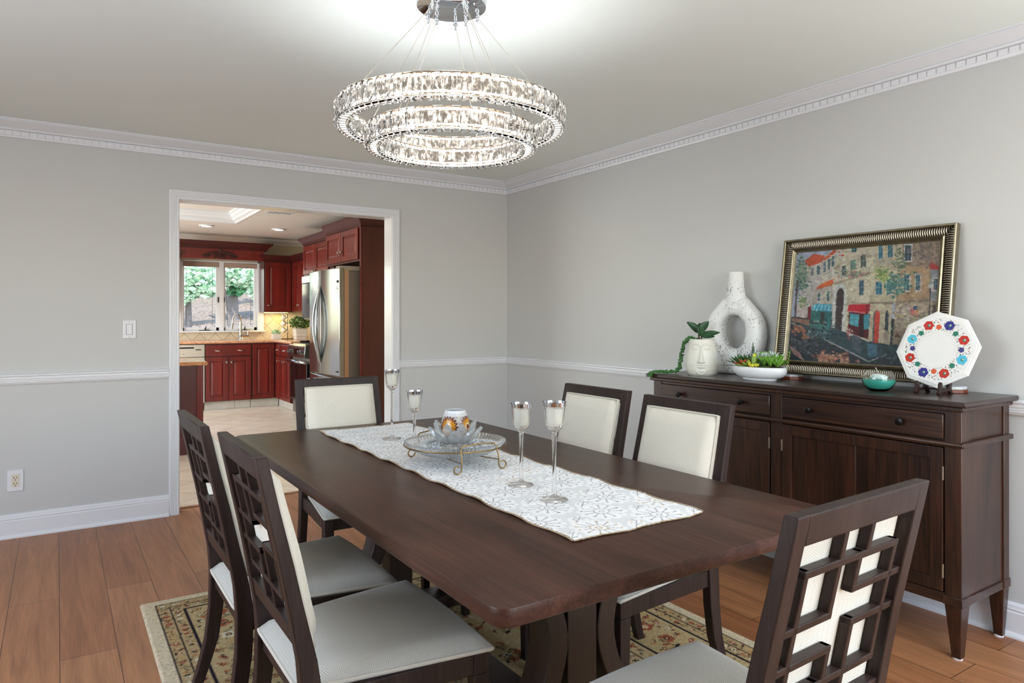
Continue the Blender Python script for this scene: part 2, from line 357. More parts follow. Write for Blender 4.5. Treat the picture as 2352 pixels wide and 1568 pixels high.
# kitchen crown and tray molding
n += 1; g = G(); kc = [(0, KZ-.085), (.012, KZ-.085), (.016, KZ-.06), (.03, KZ-.05), (.06, KZ-.02), (.066, KZ-.012), (.075, KZ-.012), (.075, KZ), (0, KZ)]
g.loft([[(t, KY1-o, z) for o, z in kc] for t in (KX0, KX1)]); g.build('trim_%d' % n, K_CEIL, kind=STRUCT)
n += 1; g = G()
tp = [(0, 0), (.0, -.012), (.018, -.012), (.024, .004), (.04, .012), (.06, .02), (.064, .045), (.085, .06), (.095, .09), (.112, .095), (.112, .12), (0, .12)]   # (inward, up)
cor = lambda o: [(TX0+o, TY0+o), (TX1-o, TY0+o), (TX1-o, TY1-o), (TX0+o, TY1-o)]
rings = [[(*cor(o-.02)[k], KZ+z) for o, z in tp] for k in range(4)]; rings.append(rings[0]); g.loft(rings, caps=False)
g.build('trim_%d' % n, W_TRIM, kind=STRUCT)
# backsplash
n += 1; G().box(KX0, KX1, KY1-.01, KY1, .90, 1.075).box(-.60, KX1, KY1-.01, KY1, 1.075, 1.45).build('trim_%d' % n, TILE_B, kind=STRUCT, smooth=0)
n += 1; t_ = G()
t_.mat(Matrix.Translation((-.36, KY1-.012, 1.285)) @ Matrix.Rotation(PI/4, 4, 'Y')).box(-.07, .07, -.006, .004, -.07, .07).box(-.045, .045, -.012, .0, -.045, .045)
t_.build('trim_%d' % n, pbr('relief_tile', (210, 196, 150), .4, bmp=.8, bscale=60), kind=STRUCT, bevel=.004)

# kitchen window
win = G().box(WX0, WX0+.02, KY1-.02, KY1+.11, WZ0, WZ1).box(WX1-.02, WX1, KY1-.02, KY1+.11, WZ0, WZ1).box(WX0, WX1, KY1-.02, KY1+.11, WZ1-.02, WZ1) \
    .box(-1.216, -1.152, KY1-.0, KY1+.11, WZ0, WZ1).build('window_1', W_TRIM, kind=STRUCT, smooth=0, bevel=.003)
G().box(WX0-.08, WX0, KY1-.03, KY1, WZ0-.01, WZ1).box(WX1, WX1+.07, KY1-.03, KY1, WZ0-.01, WZ1).build('window_casing', W_TRIM, win, bevel=.006)
G().box(WX0-.08, WX1+.09, KY1-.05, KY1+.11, WZ0-.025, WZ0).build('window_sill', W_TRIM, win, bevel=.006)
PANE = G
for (a, b) in ((WX0+.02, -1.216), (-1.152, WX1-.02)):
    g = G(); y0, y1 = KY1+.03, KY1+.07; z0, z1 = WZ0, WZ1-.02; w = .042
    g.box(a, a+w*.6, y0, y1, z0, z1).box(b-w, b, y0, y1, z0, z1).box(a, b, y0, y1, z0, z0+.05).box(a, b, y0, y1, z1-w, z1)
    sash = g.build('sash', W_TRIM, win, bevel=.004, smooth=0)
    G().box(a+w*.6, b-w, KY1+.048, KY1+.052, z0+.05, z1-w).build('pane', pbr('window_glass', (255, 255, 255), 0, trans=1, ior=1.02, spec=.3) if 'window_glass' not in MATS else MATS['window_glass'], sash, smooth=0)
    c = a+.62*(b-a); G().box(c-.09, c+.06, KY1+.0, KY1+.03, z0, z0+.012).mat(Matrix.Translation((c, KY1+.0, z0+.01))).tube([(0, 0, 0), (-.005, -.005, .02), (.005, -.012, .055)], [.014, .010, .005], 8).build('crank', DARKMETAL, sash)
    s = b-.012 if a < -1.5 else a+.002
    G().box(s-.008, s+.012, KY1+.01, KY1+.032, 1.52, 1.60).build('latch', BLACKP, sash, bevel=.003)
for i, (a, b) in enumerate(((WX0+.022, -1.218), (-1.150, WX1-.022))):
    t = thing('roller_shade', ((a+b)/2, KY1+.012, WZ1-.02), ['rolled-up taupe window shade above the left window sash', 'rolled-up taupe window shade above the right window sash'][i], 'window shade', 'shades in the kitchen window')
    SH = MATS.get('taupe_shade') or pbr('taupe_shade', (176, 152, 138), .8)
    G().box(a, b, KY1+.002, KY1+.026, WZ1-.095, WZ1-.021).build('shade_roll', SH, t, bevel=.008)
    g = G()
    for q in (a+.05, b-.09): g.tube([(q, KY1+.02, WZ1-.095), (q, KY1+.02, WZ0+.07)], .0025, 6)
    g.build('cord', DARKMETAL, t)
# ---------------------------------------------------------------- rug
def disc(img, X, Y, cx, cy, r, col, sx=1, sy=1, rot=0):
    h, w = X.shape; c, s = math.cos(rot), math.sin(rot)
    dx, dy = X-cx, Y-cy; m = ((dx*c+dy*s)/sx)**2+((-dx*s+dy*c)/sy)**2 < r*r; img[m] = col
def rug():
    W, H = 2.0, 3.05; x0, y0 = -2.93, -4.56; nx, ny = 320, 488
    xs = np.linspace(0, W, nx); ys = np.linspace(0, H, ny); X, Y = np.meshgrid(xs, ys)
    d = np.minimum(np.minimum(X, W-X), np.minimum(Y, H-Y))
    cream, tan, tan2, navy, rust, olive, gold, pale = S(206, 190, 160), S(176, 152, 112), S(186, 164, 124), S(38, 34, 42), S(150, 84, 60), S(140, 126, 92), S(184, 148, 96), S(208, 196, 170)
    img = np.zeros((ny, nx, 3)); img[:] = tan2
    img[d < .40] = S(180, 158, 116); img[(d < .155)] = tan; img[d < .055] = cream
    def mot(cx, cy, s):
        a = RNG.random()*6.28; k = RNG.integers(4, 7)
        pc = [rust, gold, pale, rust, olive][RNG.integers(5)]
        for i in range(3):
            b = a+RNG.random()*6; l = s*(1.2+RNG.random())
            for q in range(8): disc_s(cx+math.cos(b+q*.16)*l*q/7, cy+math.sin(b+q*.16)*l*q/7, .0045, navy if RNG.random() < .3 else olive)
            disc_s(cx+math.cos(b+1.1)*l, cy+math.sin(b+1.1)*l, s*.38, [rust, olive, navy, gold][RNG.integers(4)], 1.5, .6, b)
        for i in range(k): disc_s(cx+math.cos(a+6.28*i/k)*s*.62, cy+math.sin(a+6.28*i/k)*s*.62, s*.40, pc)
        disc_s(cx, cy, s*.40, [navy, pale, rust][RNG.integers(3)]); disc_s(cx, cy, s*.2, gold)
    def disc_s(cx, cy, r, col, sx=1, sy=1, rot=0):
        R = r*max(sx, sy)+.01; i0, i1 = np.searchsorted(xs, (cx-R, cx+R)); j0, j1 = np.searchsorted(ys, (cy-R, cy+R))
        if i1 > i0 and j1 > j0: v = img[j0:j1, i0:i1]; disc(v, X[j0:j1, i0:i1], Y[j0:j1, i0:i1], cx, cy, r, col, sx, sy, rot)
    def ring(o, step, s, jit=.2):
        for (a, b, L, ax) in ((o, o, W-2*o, 'x'), (o, H-o, W-2*o, 'x'), (o, o, H-2*o, 'y'), (W-o, o, H-2*o, 'y')):
            k = int(L/step)
            for i in range(k+1):
                t = i*L/k; j = (RNG.random()-.5)*s*jit
                mot(*((a+t, b+j) if ax == 'x' else (a+j, b+t)), s*(.8+.4*RNG.random()))
    ring(.082, .042, .012); ring(.130, .042, .011); ring(.275, .125, .038); ring(.205, .062, .012); ring(.345, .062, .012); ring(.24, .08, .009, 4); ring(.31, .08, .009, 4); ring(.435, .055, .011)
    for i in range(330): mot(.49+RNG.random()*(W-.98), .49+RNG.random()*(H-.98), .010+.024*RNG.random())
    for o, t in ((.058, .0045), (.108, .0045), (.158, .0055), (.398, .0055), (.47, .004)): img[np.abs(d-o) < t] = navy
    img *= (.9+.2*RNG.random((ny, nx, 1)))
    Z = np.where(d < .004, .001, .009)
    P = np.stack([X+x0, Y+y0, Z], -1)
    m = vcol('rug_pile', 1, .05, nscale=90, namt=.22, bmp=.5, bscale=700)
    o = grid_mesh('area_rug', P, m, img); tag(o, 'tan oriental rug with floral border lying under the dining table', 'rug')
rug()

# ---------------------------------------------------------------- dining chairs
BK = [(0, .035), (.06, .052), (.10, .064), (.19, .086), (.30, .098), (.42, .100), (.50, .094), (.61, .075), (.72, .054), (.85, .026), (.972, 0)]
TH = [(0, .032), (.10, .036), (.19, .042), (.42, .048), (.50, .042), (.62, .034), (.85, .028), (.972, .027)]
def ip(T, z): return float(np.interp(z, [t[0] for t in T], [t[1] for t in T]))
bk = lambda z: ip(BK, z); fr = lambda z: ip(BK, z)+ip(TH, z)
CH = .972; HW0, HWT = .232, .216
hw = lambda z: HW0+(HWT-HW0)*z/CH
def plank(g, z0, z1, s0, s1, d0=.004, d1=.024, n=5):
    """bar in the leaning back plane: s across, z up, d0/d1 depth behind the front face measured from the back edge"""
    zs = [z0+(z1-z0)*i/n for i in range(n+1)]
    g.loft([[(s0, bk(z)+d0, z), (s1, bk(z)+d0, z), (s1, bk(z)+d1, z), (s0, bk(z)+d1, z)] for z in zs])
def make_chair(loc, rz, label):
    t = thing('dining_chair', loc, label, 'chair', 'dining chairs around the table', rz)
    B = lambda g, n, m, p=t, **k: g.build(n, m, p, local=True, **k)
    zs = [0, .03, .06, .10, .15, .19, .24, .30, .36, .42, .46, .50, .56, .61, .66, .72, .78, .85, .91, CH]
    for sd in (-1, 1):
        g = G(); rings = []
        for z in zs:
            o = hw(z)*sd; i = (hw(z)-(.036 if z > .1 else .030+.006*z/.1))*sd
            rings.append([(o, bk(z), z), (i, bk(z), z), (i, fr(z), z), (o, fr(z), z)])
        g.loft(rings); B(g, 'leg', CHAIR_W, bevel=.003)                   # rear leg runs up into the back stile
        g = G().taper(sd*.252, sd*.209, .532, .575, 0, .364, .72, ax=.35, ay=.7).box(sd*.252, sd*.209, .532, .575, .364, .418); B(g, 'leg', CHAIR_W, bevel=.003)
    g = G(); plank(g, .918, CH, -hw(.94)+.034, hw(.94)-.034, .0, .027); B(g, 'top_rail', CHAIR_W, bevel=.003)
    g = G(); plank(g, .525, .572, -hw(.55)+.034, hw(.55)-.034, .004, .034); B(g, 'back_rail', CHAIR_W, bevel=.003)
    # open fretwork between the stiles: s 0..1 across, t 0..1 downwards, half a turn symmetric
    ZT, ZB = .920, .570; SW = 2*(.219-.036); zz = lambda q: ZT-(ZT-ZB)*q; ss = lambda q: (q-.5)*SW
    bars = [('v', .38, 0, .45), ('v', .62, 0, .17), ('h', .17, .10, .90), ('v', .90, .17, .83), ('h', .45, .10, .38), ('v', .56, .17, .35), ('h', .35, .56, .90), ('h', .35, .90, 1.01), ('h', .55, .90, 1.01)]
    g = G(); hb = .0074
    for k in range(2):
        for kind, c, a, b in bars:
            if k: c, a, b = 1-c, 1-b, 1-a
            if kind == 'v':
                if k and c == 1-.90: pass
                plank(g, zz(b)-hb*(b < .99), zz(a)+hb*(a > .01), ss(c)-hb, ss(c)+hb, .005, .025)
            else: plank(g, zz(c)-hb, zz(c)+hb, ss(a)-(hb if a > .02 else 0), ss(b)+(hb if b < .98 else 0), .0045, .0255, 1)
    B(g, 'fretwork', CHAIR_W, bevel=.0025)
    # upholstered back pad with piping
    def pad_pt(a, b, front):
        z = .515+(.932-.515)*b; w = hw(z)-.040; x = (2*a-1)*w
        e = min(1, min(a, 1-a)*w*2/.03, b*.417/.07, (1-b)*.417/.03); e = math.sqrt(max(0, 1-(1-e)**2))
        if front: return (x, fr(z)+.004+.024*e+.024*(1-(2*a-1)**2)*(1-(2*b-.85)**2*.75)*e, z)
        return (x, bk(z)+.0265, z)
    na, nb = 17, 17; g = G()
    rows = [[pad_pt(i/(na-1), j/(nb-1), True) for i in range(na)] for j in range(nb)]
    rb = [[pad_pt(i/(na-1), j/(nb-1), False) for i in range(na)] for j in range(nb)]
    g.sheet(rows); g.sheet(rb)
    edge = lambda R: R[0]+[r[-1] for r in R[1:]]+R[-1][-2::-1]+[r[0] for r in R[-2:0:-1]]
    e1, e2 = edge(rows), edge(rb); g.loft([e1, e2], caps=False)
    pad = B(g, 'backrest', FAB_B, smooth=60)
    pts = [(p[0]*.985, p[1]+.004, p[2]) for p in e1]; B(G().tube(pts, .0042, 6, closed=True), 'piping', PIPE, pad, smooth=80)
    # apron
    g = G(); g.box(-.212, .212, .546, .570, .364, .418)
    for sd in (-1, 1): g.prism([(sd*.246, .54), (sd*.226, .54), (sd*.196, .125), (sd*.216, .125)], 'z', .364, .418)
    g.box(-.20, .20, .115, .135, .364, .418)
    B(g, 'seat_frame', CHAIR_W, bevel=.002)
    # seat cushion: wider at the front, crowned
    def seat_pt(a, b):
        y = .102+b*(.582-.102)+(.010*(1-(2*a-1)**2) if b > .5 else 0)*b; w = .186+(.256-.186)*b; x = (2*a-1)*w
        if b < .12: w2 = .186; x = (2*a-1)*w2
        e = min(1, min(a, 1-a)*2*w/.045, min(b, 1-b)*.48/.045); e = math.sqrt(max(0, 1-(1-e)**2))
        return (x, y, .430+.026*e+.022*(1-(2*a-1)**2)*(1-(2*b-1)**2))
    na, nb = 21, 21; rows = [[seat_pt(i/(na-1), j/(nb-1)) for i in range(na)] for j in range(nb)]
    g = G().sheet(rows); e1 = edge(rows); e2 = [(p[0], p[1], .418) for p in e1]; g.loft([e1, e2], caps=False); g.add(e2, [tuple(range(len(e2)))])
    seat = B(g, 'seat', FAB_S, smooth=60)
    B(G().tube([(p[0], p[1], .425) for p in e1], .0055, 6, closed=True), 'piping', PIPE, seat, smooth=80)
    return t
proto = make_chair((-2.880, -3.226, .009), -PI/2, 'dining chair on the left side of the table, nearer the camera')
for (x, y, r, lab) in ((-2.905, -2.675, -PI/2, 'dining chair on the left side of the table, nearer the doorway'),
                       (-2.035, -1.53, PI, 'dining chair at the far head of the table, before the doorway'),
                       (-1.21, -2.63, PI/2, 'cream-backed dining chair on the right side of the table, farther from the camera'),
                       (-1.242, -3.188, PI/2, 'cream-backed dining chair right beside the sideboard drawers, nearer the camera'),
                       (-2.075, -4.355, math.radians(2), 'dining chair at the near head of the table, fretwork back to camera')):
    c = copy_tree(proto); c.location = (x, y, .009); c.rotation_euler = (0, 0, r); c['label'] = lab

# ---------------------------------------------------------------- dining table
TXC, TYC = -2.010, -2.840
t = thing('dining_table', (TXC, TYC, .009), 'dark espresso wood trestle dining table with rounded corners standing on rug', 'table')
def rrect(hx, hy, r, n=6):
    P = []
    for cx, cy, a0 in ((hx-r, hy-r, 0), (-hx+r, hy-r, PI/2), (-hx+r, -hy+r, PI), (hx-r, -hy+r, 3*PI/2)):
        P += [(cx+r*math.cos(a0+PI/2*i/n), cy+r*math.sin(a0+PI/2*i/n)) for i in range(n+1)]
    return P
HX, HY_ = .565, 1.115
g = G(); rings = []
for z, ins in ((.722, .004), (.725, .001), (.728, 0), (.756, 0), (.759, .0012), (.760, .0032)):
    rings.append([(TXC+x, TYC+y, z) for x, y in rrect(HX-ins, HY_-ins, .035-ins*.5)])
g.loft(rings).build('tabletop', TABLE_W, t)
for sy in (-1, 1):
    y0 = TYC+sy*.66; y1 = TYC+sy*.56; ym = (y0+y1)/2
    g = G(); zs = [.009+.05+i*(.68-.05)/16 for i in range(17)]
    g2 = G()
    ped = []
    for sd in (-1, 1):
        gg = G(); rings = []
        for z in zs:
            q = (z-.40)/.33; inn = .052+.17*abs(q)**1.7; out = inn+.062
            rings.append([(TXC+sd*inn, y0, z), (TXC+sd*out, y0, z), (TXC+sd*out, y1, z), (TXC+sd*inn, y1, z)])
        gg.loft(rings); gg.build('pedestal_arc', TABLE_LEG, t, bevel=.003)
    G().box(TXC-.052, TXC+.052, y0+.004*sy*-1, y1+.004*sy, .055, .70).build('pedestal_post', TABLE_LEG, t, bevel=.003)
    G().box(TXC-.36, TXC+.36, y0+.02*sy, y1-.02*sy, .009, .062).build('pedestal_foot', TABLE_LEG, t, bevel=.008)
    G().box(TXC-.36, TXC+.36, y0+.01*sy, y1-.01*sy, .684, .724).build('cross_beam', TABLE_LEG, t, bevel=.004)
G().box(TXC-.05, TXC+.05, TYC-.565, TYC+.565, .062, .105).build('stretcher', TABLE_LEG, t, bevel=.003)

# ---------------------------------------------------------------- table runner
def runner():
    W, H = .442, 1.885; nx, ny = 150, 640; x0, y0 = -2.224, -3.728
    xs = np.linspace(0, W, nx); ys = np.linspace(0, H, ny); X, Y = np.meshgrid(xs, ys)
    base, white, grey, bead, line = np.array(S(230, 232, 232)), np.array(S(247, 247, 246)), np.array(S(160, 160, 168)), np.array(S(196, 166, 126)), np.array(S(232, 232, 232))
    img = np.zeros((ny, nx, 3)); img[:] = base*1.0; Z = np.zeros((ny, nx))
    k = 0; row = 0; yy = .05
    while yy < H+.1:
        for col in range(-1, 3):
            cx = .115+col*.21+(.105 if row % 2 else 0); cy = yy; k += 1
            dx, dy = X-cx, Y-cy; r = np.hypot(dx, dy)+1e-6; th = np.arctan2(dy, dx); R = .074
            beaded = (row*2+col*3) % 5 == 0
            npet = 12; blob = r < R*(.80+.20*np.abs(np.cos(th*npet/2)))
            img[blob] = white; Z[blob] += .0012
            spoke = (np.abs(np.sin(th*npet/2+.2)) < .0014/r*npet/2*1.0) & (r > .30*R) & (r < .74*R); img[spoke] = grey
            dots = (np.abs(np.sin(th*npet/2+.2)) < .0034/r*npet/2) & (np.abs(r-.76*R) < .0035); img[dots] = bead if beaded else grey
            img[(np.abs(r-.30*R) < .0014) | (np.abs(r-.10*R) < .0016)] = bead if beaded else grey
            # leafy twig beside the flower
            tx, ty = cx+.105, cy-.028; a = .75; ux, uy = (X-tx)*math.cos(a)+(Y-ty)*math.sin(a), -(X-tx)*math.sin(a)+(Y-ty)*math.cos(a)
            lf = (np.abs(ux) < .042) & (np.abs(uy) < .026*(1-(ux/.045)**2)); img[lf & ~blob] = white; Z[lf & ~blob] += .0012
            img[(np.abs(uy) < .0012) & (np.abs(ux) < .034)] = grey
            for q in (-.012, .004, .018):
                img[(np.abs(np.abs(uy)-(ux-q)*.9) < .0012) & (ux > q) & (ux < q+.014)] = grey
                img[(np.hypot(ux-q-.014, np.abs(uy)-.013) < .0028)] = bead if beaded else grey
        img[np.abs(X-(.02+.2*((row % 3))+.03*np.sin(Y*20))) < .0018] = np.maximum(img[np.abs(X-(.02+.2*((row % 3))+.03*np.sin(Y*20))) < .0018], line)
        yy += .108; row += 1
    wob = .0045*np.sin(Y*9+1)*np.sin(Y*23)
    edge = (np.abs(X-W/2)/(W/2))
    P = np.stack([x0+X+wob*(edge**1), y0+Y+.004*np.sin(X*30), .7615+Z+.0018*(1+np.sin(Y*31+X*14))*edge**2+.001], -1)
    m = vcol('embroidered_runner', .95, .1, bmp=.35, bscale=900)
    t = thing('table_runner', (TXC, TYC, .760), 'white embroidered table runner with crocheted tan edge laid along the table', 'table runner')
    P2 = P-np.array(t.location)
    o = grid_mesh('runner_cloth', P2, m, img, parent=t)
    md = o.modifiers.new('s', 'SOLIDIFY'); md.thickness = .0022; md.offset = -1
    CR = pbr('crochet_thread', (190, 166, 136), .95, bmp=.6, bscale=500)
    g = G()
    for side in (0, -1):
        pts = []
        for j in range(0, ny, 3):
            p = P[j, side]; s = (-1 if side == 0 else 1)
            pts.append((p[0]+s*(.001+.0035*((j//3) % 2)), p[1], p[2]+.001))
        g.tube(pts, .0012, 5)
        g.tube([(P[j, side][0]+(-1 if side == 0 else 1)*.0055, P[j, side][1], P[j, side][2]) for j in range(0, ny, 8)], .0010, 5)
    for j in (0, -1):
        g.tube([(P[j, i][0], P[j, i][1]+(-.002 if j == 0 else .002)-.002*((i//3) % 2), P[j, i][2]) for i in range(0, nx, 3)], .0018, 5)
    g.build('crochet_edge', CR, t)
runner()
RT = .7645   # top of the runner

# ---------------------------------------------------------------- glass candle holders and candles
MIRR = pbr('silvered_rim', (225, 226, 230), .08, 1)
def holder(x, y, rim, lab, clab):
    h = rim-RT; t = thing('candle_holder', (x, y, RT), lab, 'candle holder', 'glass candle holders on the runner')
    cb = h-.088   # where the cup begins
    out = [(.0005, 0), (.038, 0), (.040, .002), (.036, .005), (.020, .008), (.009, .013), (.0058, .025), (.0052, h*.3), (.0062, h*.5), (.0075, cb-.012), (.0075, cb-.004), (.012, cb+.004), (.022, cb+.012), (.0255, cb+.022), (.028, cb+.044), (.0325, h-.004), (.0345, h)]
    inn = [(.0330, h), (.0308, h-.004), (.0262, cb+.044), (.0240, cb+.026), (.0005, cb+.020)]
    g = G().at(x, y, RT); g.lathe(out+inn, 40, caps=False); g.build('stem_cup', GLASS, t, smooth=50)
    g = G().at(x, y, RT); g.lathe([(.0349, h-.001), (.0336, h-.0125), (.0339, h-.0125), (.0352, h-.0005)], 40, close=True, caps=False); g.build('silver_band', MIRR, t, smooth=50, label='silvered rim band')
    c = thing('candle', (x, y, RT+cb+.0205), clab, 'candle', 'candles in the glass holders')
    g = G().at(x, y, RT+cb+.0205); g.lathe([(.0005, 0), (.0215, 0), (.0228, .006), (.0240, .048), (.0232, .0495), (.019, .049), (.0005, .0485)], 32, caps=False); g.build('wax', WAX, c, smooth=50)
    G().at(x, y, RT+cb+.0205).tube([(0, 0, .048), (.001, 0, .056)], .0008, 5).build('wick', BLACKP, c)
holder(-2.028, -2.217, 1.064, 'tallest clear glass candle holder, at the far doorway end of the runner', 'cream candle in the farthest glass candle holder')
holder(-2.023, -2.433, .992, 'shortest clear glass candle holder, just behind the glass dish', 'cream candle in the short holder just behind the glass dish')
holder(-2.022, -3.207, 1.021, 'clear glass candle holder just in front of the glass dish', 'cream candle in the holder just in front of the glass dish')
holder(-2.042, -3.407, 1.047, 'clear glass candle holder nearest the camera, with brightest silver rim', 'cream candle in the holder nearest the camera')

# ---------------------------------------------------------------- centrepiece
BX, BY = -2.04, -2.81; BR, BZ = .179, .848
t = thing('wire_bowl_stand', (BX, BY, RT), 'antique brass wire stand with scrolled feet holding the glass dish', 'bowl stand')
g = G(); w = .0026
g.tube([(BX+(BR+.004)*math.cos(a), BY+(BR+.004)*math.sin(a), BZ-.012) for a in np.linspace(0, 2*PI, 60, endpoint=False)], w, 8, closed=True); g.build('hoop', BRASS, t)
for sy in (-1, 1):
    yy = BY+sy*.178; g = G()
    up = []
    def scroll(sx):
        P = []
        for a in np.linspace(0, 1.75*PI, 22):
            r = .0155-.0045*a/(1.75*PI); P.append((BX+sx*(.074-.0) + sx*(-r*math.cos(a)+.0155), yy, RT+.0185-r*math.sin(a)*1.0+0))
        return P
    L = scroll(-1)[::-1]+[(BX-.072, yy, RT+.05), (BX-.070, yy-sy*.012, BZ-.002), (BX-.062, yy-sy*.014, BZ+.008), (BX, yy-sy*.002, BZ+.014), (BX+.062, yy-sy*.014, BZ+.008), (BX+.070, yy-sy*.012, BZ-.002), (BX+.072, yy, RT+.05)]+scroll(1)
    g.tube(L, w, 8); g.build('foot_wire', BRASS, t, smooth=60)
G().tube([(BX-.072, BY-.178, RT+.037), (BX-.05, BY, RT+.028), (BX-.072, BY+.178, RT+.037)], .002, 6).tube([(BX+.072, BY-.178, RT+.037), (BX+.05, BY, RT+.028), (BX+.072, BY+.178, RT+.037)], .002, 6).build('cross_wire', BRASS, t)
# ribbed dish
g = G(); nrib = 72; nn = nrib*4
prof = [(.001, .800), (.085, .800), (.120, .806), (.150, .820), (.170, .838), (.178, .848), (.176, .850), (.172, .848), (.160, .836), (.145, .8265), (.115, .8125), (.08, .8075), (.001, .8075)]
rings = []
for i, (r, z) in enumerate(prof):
    amp = .0050 if 1 < i < 7 else (-.0025 if 7 < i < 11 else 0)
    rings.append([(BX+(r+amp*math.cos(nrib*2*PI*j/nn))*math.cos(2*PI*j/nn), BY+(r+amp*math.cos(nrib*2*PI*j/nn))*math.sin(2*PI*j/nn), z) for j in range(nn)])
g.loft(rings, caps=False)
o = g.build('glass_dish', pbr('ribbed_glass', (252, 254, 254), .02, trans=.86, ior=1.45, spec=.7), smooth=50); tag(o, 'round ribbed clear glass dish held in the brass wire stand', 'dish')
# loose glass gems in the dish
g = G()
for i in range(330):
    a = RNG.random()*2*PI; r = .140*math.sqrt(.16+.84*RNG.random()); z = .8145+.018*RNG.random()*(1-(r/.15)**2)+(.010 if r > .11 else 0)
    s = .006+.003*RNG.random(); g.at(BX+r*math.cos(a), BY+r*math.sin(a), z+.003, rz=RNG.random()*6, rx=RNG.random()*3); g.sphere((0, 0, 0), s, 6, 4, (1, .8, .7))
o = g.build('glass_gem', pbr('gem_glass', (248, 252, 252), .04, trans=.5, ior=1.45, spec=.7), smooth=0); tag(o, 'loose clear glass gems filling the ribbed dish', 'glass gems', kind='stuff')
# crystal lotus
LZ = .832
t = thing('crystal_lotus', (BX, BY, LZ), 'clear crystal lotus with pointed petals sitting on the gems in dish', 'candle holder')
CRY = pbr('crystal_petal', (252, 254, 254), .02, trans=.74, ior=1.5, spec=.9)
G().at(BX, BY, LZ).lathe([(.001, 0), (.042, 0), (.05, .010), (.001, .011)], 12, caps=False).build('base', CRY, t, smooth=0)
def petal(a, ln, wd, tilt, r0, z0):
    g = G(); pts = [(0, -wd*.35), (.25*ln, -wd*.85), (.52*ln, -wd), (.78*ln, -wd*.62), (ln, 0), (.78*ln, wd*.62), (.52*ln, wd), (.25*ln, wd*.85), (0, wd*.35)]
    m = Matrix.Translation((BX, BY, LZ)) @ Matrix.Rotation(a, 4, 'Z') @ Matrix.Translation((r0, 0, z0)) @ Matrix.Rotation(-tilt, 4, 'Y'); g.mat(m)
    n_ = len(pts); th = .005
    vs = [(p[0], p[1], th) for p in pts]+[(p[0], p[1], -th) for p in pts]+[(ln*.42, wd*.12, th*3.2), (ln*.5, -wd*.1, -th*2.4)]
    fs = []
    for i in range(n_):
        j = (i+1) % n_; fs += [(i, j, 2*n_), (n_+j, n_+i, 2*n_+1), (j, i, n_+i, n_+j)]
    g.add(vs, fs); return g
for k in range(8): petal(2*PI*k/8+.25, .078, .023, math.radians(44), .040, .009).build('petal', CRY, t, smooth=0)
for k in range(8): petal(2*PI*k/8+.25+PI/8, .078, .022, math.radians(66), .046, .014).build('petal', CRY, t, smooth=0)
# mosaic votive
VZ = .846
def votive():
    t = thing('votive_cup', (BX, BY, VZ), 'silver mosaic votive cup with amber flower medallions, inside the lotus', 'votive')
    prof = [(.030, 0), (.042, .012), (.0505, .035), (.0525, .055), (.049, .078), (.042, .096), (.037, .106), (.035, .111)]
    n_ = 240; zz = np.interp(np.linspace(0, 1, 100), np.linspace(0, 1, len(prof)), [p[1] for p in prof]); rr = np.interp(zz, [p[1] for p in prof], [p[0] for p in prof])
    th = np.linspace(0, 2*PI, n_); T, Zg = np.meshgrid(th, zz); R = np.repeat(rr[:, None], n_, 1)
    img = np.zeros((100, n_, 3)); img[:] = S(168, 160, 152); rnd = RNG.random((34, 60))[np.minimum((Zg/.0034).astype(int), 33), np.minimum((T/2/PI*60).astype(int), 59)]
    img *= (.7+.5*rnd)[..., None]
    img[Zg > .102] = S(220, 220, 222); img[(Zg > .092) & (Zg <= .102) & (np.sin(T*40+Zg*300) > -.5)] = S(222, 222, 224)
    camdir = math.atan2(-5.0-BY, -3.24-BX)
    for k in range(4):
        c = camdir+PI/4+.25+k*PI/2; dx = ((T-c+PI) % (2*PI)-PI)*.050; dy = Zg-.056; r = np.hypot(dx, dy); a = np.arctan2(dy, dx)
        sc = np.abs(np.cos(a*9)); img[r < .038*(.75+.25*sc)] = S(98, 34, 28); img[r < .030*(.72+.28*sc)] = S(196, 132, 30); img[r < .015*(.7+.3*sc)] = S(226, 196, 140); img[r < .008] = S(110, 40, 30)
    P = np.stack([R*np.cos(T), R*np.sin(T), Zg], -1)
    o = grid_mesh('mosaic_shell', P, vcol('mosaic_tesserae', .25, .6), img, parent=t)
    md = o.modifiers.new('s', 'SOLIDIFY'); md.thickness = .002; md.offset = -1
    G().at(BX, BY, VZ).lathe([(.001, .001), (.030, .001), (.030, .003), (.001, .003)], 24, caps=False).build('cup_base', pbr('mosaic_base', (190, 186, 180), .4), t)
votive()
# ---------------------------------------------------------------- chandelier
HX0, HY0 = -2.05, -2.80
def crystal_mat():
    m, nt, N, L, B = nodes('led_crystal')
    B.inputs['Transmission Weight'].default_value = 1; B.inputs['IOR'].default_value = 1.55; B.inputs['Roughness'].default_value = .02
    return m
CRYST = crystal_mat()
LED = pbr('led_strip', (255, 246, 230), .5, emit=4, ecol=(255, 249, 242))
LEDTOP = pbr('led_strip_upper', (255, 246, 230), .5, emit=22, ecol=(248, 252, 255))
BACK_GLOW = pbr('crystal_back_glow', (200, 182, 160), .2, .3, var=.35, vscale=60, emit=.5, ecol=(255, 247, 238))  # added glow behind the crystals; its patchy emission stands in for sparkle
_nt = BACK_GLOW.node_tree; _f = noise(_nt.nodes, _nt.links, mapping(_nt.nodes, _nt.links, (1, 1, .45)), 95, 2, .6)
_mr = _nt.nodes.new('ShaderNodeMapRange'); _nt.links.new(_f, _mr.inputs['Value'])
for _k, _v in (('From Min', .46), ('From Max', .68), ('To Min', .12), ('To Max', 2.6)): _mr.inputs[_k].default_value = _v
_nt.links.new(_mr.outputs[0], _nt.nodes['Principled BSDF'].inputs['Emission Strength'])
GOLD = pbr('champagne_metal', (214, 190, 160), .12, 1)
